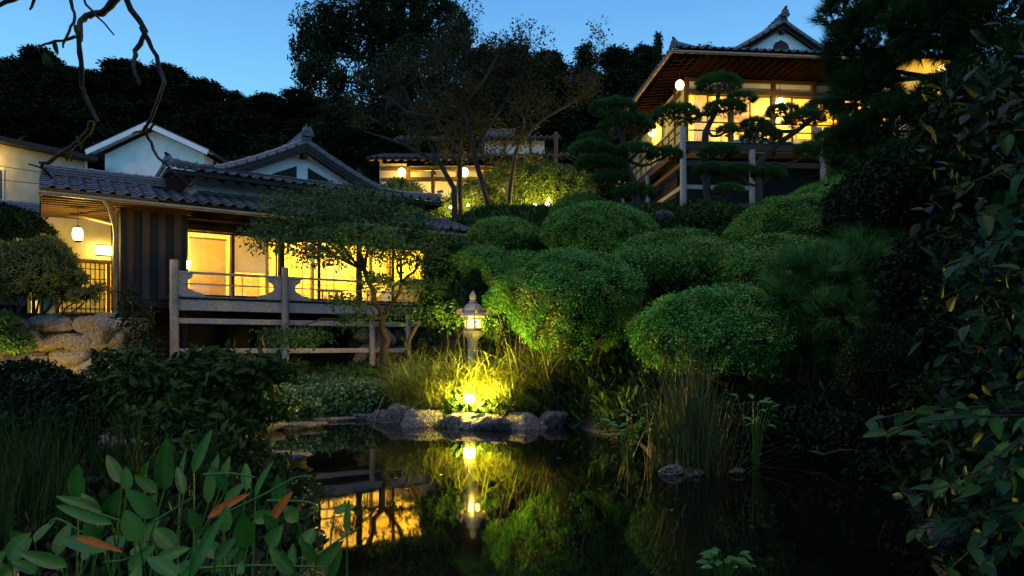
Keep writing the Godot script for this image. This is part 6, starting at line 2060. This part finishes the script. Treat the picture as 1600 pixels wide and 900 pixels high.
	# bare boughs across the corner of the sky
	r = rng_of(850)
	base = on_ground(-6.4, -5.2)
	t = thing("bare_tree", "bare dark boughs hanging across the sky above the cream building", "tree", base)
	var s := Shape.new()
	s.tube([Vector3(0, -.2, 0), Vector3(.2, 1.6, -.1), Vector3(.7, 3.2, -.3), Vector3(1.6, 4.6, -.6), Vector3(2.9, 5.1, -.8), Vector3(3.35, 4.95, -.8)], [.2, .17, .14, .10, .06, .03], 9)
	s.tube([Vector3(1.6, 4.6, -.6), Vector3(2.3, 4.75, -.8), Vector3(2.75, 4.5, -.8)], [.05, .04, .03], 7)
	part("trunk", s, mats.bark, t)
	var boughs := [[Vector3(-3.11, 4.77, -6.00), Vector3(-3.32, 4.45, -6.00), Vector3(-3.45, 4.36, -6.00), Vector3(-3.63, 4.34, -6.00), Vector3(-3.68, 4.28, -6.00), Vector3(-3.66, 4.12, -6.00), Vector3(-3.66, 3.91, -6.00), Vector3(-3.69, 3.74, -6.00), Vector3(-3.55, 3.40, -6.00)], [Vector3(-3.11, 4.77, -6.00), Vector3(-3.28, 4.45, -6.00), Vector3(-3.15, 4.20, -6.00), Vector3(-3.22, 4.04, -6.00), Vector3(-3.20, 3.87, -6.00), Vector3(-3.15, 3.71, -6.00)], [Vector3(-3.15, 4.20, -6.00), Vector3(-3.07, 4.04, -6.00), Vector3(-3.01, 3.84, -6.00), Vector3(-2.97, 3.71, -6.00), Vector3(-3.05, 3.41, -6.00), Vector3(-3.14, 3.33, -6.00), Vector3(-3.11, 3.25, -6.00), Vector3(-3.04, 3.14, -6.00), Vector3(-2.93, 3.03, -6.00), Vector3(-2.74, 2.86, -6.00)], [Vector3(-3.82, 4.77, -6.00), Vector3(-3.79, 4.45, -6.00), Vector3(-3.74, 4.31, -6.00), Vector3(-3.75, 4.15, -6.00), Vector3(-3.82, 4.02, -6.00)], [Vector3(-3.75, 4.15, -6.00), Vector3(-3.91, 4.10, -6.00), Vector3(-3.99, 4.05, -6.00), Vector3(-4.00, 3.97, -6.00)], [Vector3(-3.72, 4.66, -6.00), Vector3(-3.64, 4.45, -6.00), Vector3(-3.51, 4.28, -6.00), Vector3(-3.40, 4.15, -6.00)], [Vector3(-4.04, 4.55, -6.00), Vector3(-4.17, 4.45, -6.00), Vector3(-4.36, 4.39, -6.00), Vector3(-4.53, 4.36, -6.00)], [Vector3(-3.93, 4.61, -6.00), Vector3(-4.04, 4.45, -6.00), Vector3(-4.12, 4.37, -6.00)], [Vector3(-3.55, 3.40, -6.00), Vector3(-3.60, 3.33, -6.00), Vector3(-3.76, 3.23, -6.00), Vector3(-3.83, 3.15, -6.00), Vector3(-3.92, 3.05, -6.00), Vector3(-3.99, 3.02, -6.00), Vector3(-3.95, 2.92, -6.00)], [Vector3(-3.99, 3.02, -6.00), Vector3(-4.03, 3.02, -6.00), Vector3(-4.15, 3.07, -6.00)], [Vector3(-3.05, 3.41, -6.00), Vector3(-3.14, 3.34, -6.00), Vector3(-3.22, 3.32, -6.00)], [Vector3(-3.99, 4.05, -6.00), Vector3(-4.04, 4.07, -6.00)], [Vector3(-2.74, 2.86, -6.00), Vector3(-2.67, 2.92, -6.00), Vector3(-2.59, 2.90, -6.00)], [Vector3(-2.81, 2.93, -6.00), Vector3(-2.73, 3.00, -6.00), Vector3(-2.68, 3.07, -6.00)]]
	var thick := [.034, .03, .02, .018, .014, .014, .03, .02, .028, .012, .014, .008, .009, .008]
	for k in boughs.size():
		s = Shape.new()
		var pts := []
		var rr := []
		var line: Array = boughs[k]
		for j in (line.size() - 1) * 3 + 1:
			var i := mini(j / 3, line.size() - 2)
			var p: Vector3 = line[i]
			pts.append(p.cubic_interpolate(line[i + 1], line[maxi(i - 1, 0)], line[mini(i + 2, line.size() - 1)], (j - i * 3) / 3.0) - base + Vector3(r.randfn() * .006, r.randfn() * .006, .05 * sin(j * .5 + k)))
			rr.append(thick[k] * lerpf(1.0, .45, j / float((line.size() - 1) * 3)) * r.randf_range(.88, 1.12))
		s.tube(pts, rr, 7)
		part("bough", s, mats.bark, t)
	var places := []
	for k in 12:
		var p: Vector3 = [Vector3(-3.67, 4.2, -6.0), Vector3(-3.99, 4.0, -6), Vector3(-3.91, 4.1, -6), Vector3(-3.80, 3.18, -6), Vector3(-3.68, 3.28, -6)][k % 5] - base
		part("leaf", leaf_shape(Vector3.ZERO, Vector3(r.randf_range(-.04, .04), -.10, r.randf_range(-.03, .03)), .026, Vector3(.2, .3, 1), .3, Color(.9, .8, .6)), mats.shrub_leaf, t, Transform3D(Basis(), p + Vector3(r.randfn() * .012, 0, r.randfn() * .03)))


# ---------------------------------------------------------------- the whole scene
func _ready() -> void:
	rand.seed = 11
	lumpy.seed = 5
	lumpy.frequency = 0.02
	lumpy.fractal_octaves = 3
	var cam := Camera3D.new()
	cam.name = "camera"
	cam.position = Vector3(0, 1.5, 0)
	cam.projection = Camera3D.PROJECTION_FRUSTUM
	cam.near = 0.1
	cam.far = 500.0
	cam.size = 0.1 * 900.0 / 1100.0
	cam.frustum_offset = Vector2(0, 0.1 * 90.0 / 1100.0)
	add_child(cam)
	cam.current = true
	var env := Environment.new()
	env.background_mode = Environment.BG_SKY
	env.sky = Sky.new()
	var sky := ProceduralSkyMaterial.new()
	sky.sky_energy_multiplier = 1.3
	sky.sky_top_color = Color(0.002, 0.045, 0.33).linear_to_srgb()
	sky.sky_horizon_color = Color(0.32, 0.82, 0.97).linear_to_srgb()
	sky.sky_curve = 0.25
	sky.ground_horizon_color = Color(0.02, 0.03, 0.03).linear_to_srgb()
	sky.ground_bottom_color = Color(0.01, 0.012, 0.01).linear_to_srgb()
	env.sky.sky_material = sky
	env.tonemap_mode = Environment.TONE_MAPPER_LINEAR
	env.tonemap_exposure = 1.0
	env.sdfgi_enabled = true
	env.ssao_enabled = true
	env.ssil_enabled = true
	var we := WorldEnvironment.new()
	we.name = "environment"
	we.environment = env
	add_child(we)
	var sun := DirectionalLight3D.new()   # the last glow of the sky, high and very soft
	sun.name = "sky_glow"
	sun.light_color = Color(1.0, 0.90, 0.84)
	sun.light_energy = 0.45
	sun.light_angular_distance = 50.0
	sun.rotation_degrees = Vector3(-75, -24, 0)
	sun.shadow_enabled = true
	sun.sky_mode = DirectionalLight3D.SKY_MODE_LIGHT_ONLY
	add_child(sun)
	make_materials()
	glowing("lamp_glow", Color(1.0, .62, .16), 3.0)
	glowing("lantern_glow", Color(1.0, .74, .30), 5.0)
	glowing("flood_glow", Color(1.0, .80, .32), 8.0)
	glowing("window_glow", Color(1.0, .55, .10), .9)
	leafy("withered", Color(.34, .095, .008), .7, .3)
	make_clumps()
	build_land()
	build_pond_house()
	build_hill_house()
	build_far_houses()
	build_stones()
	build_lanterns()
	build_mounds()
	build_shrubs()
	build_maple()
	build_pines()
	build_forest()
	build_undergrowth()
	build_near_plants()
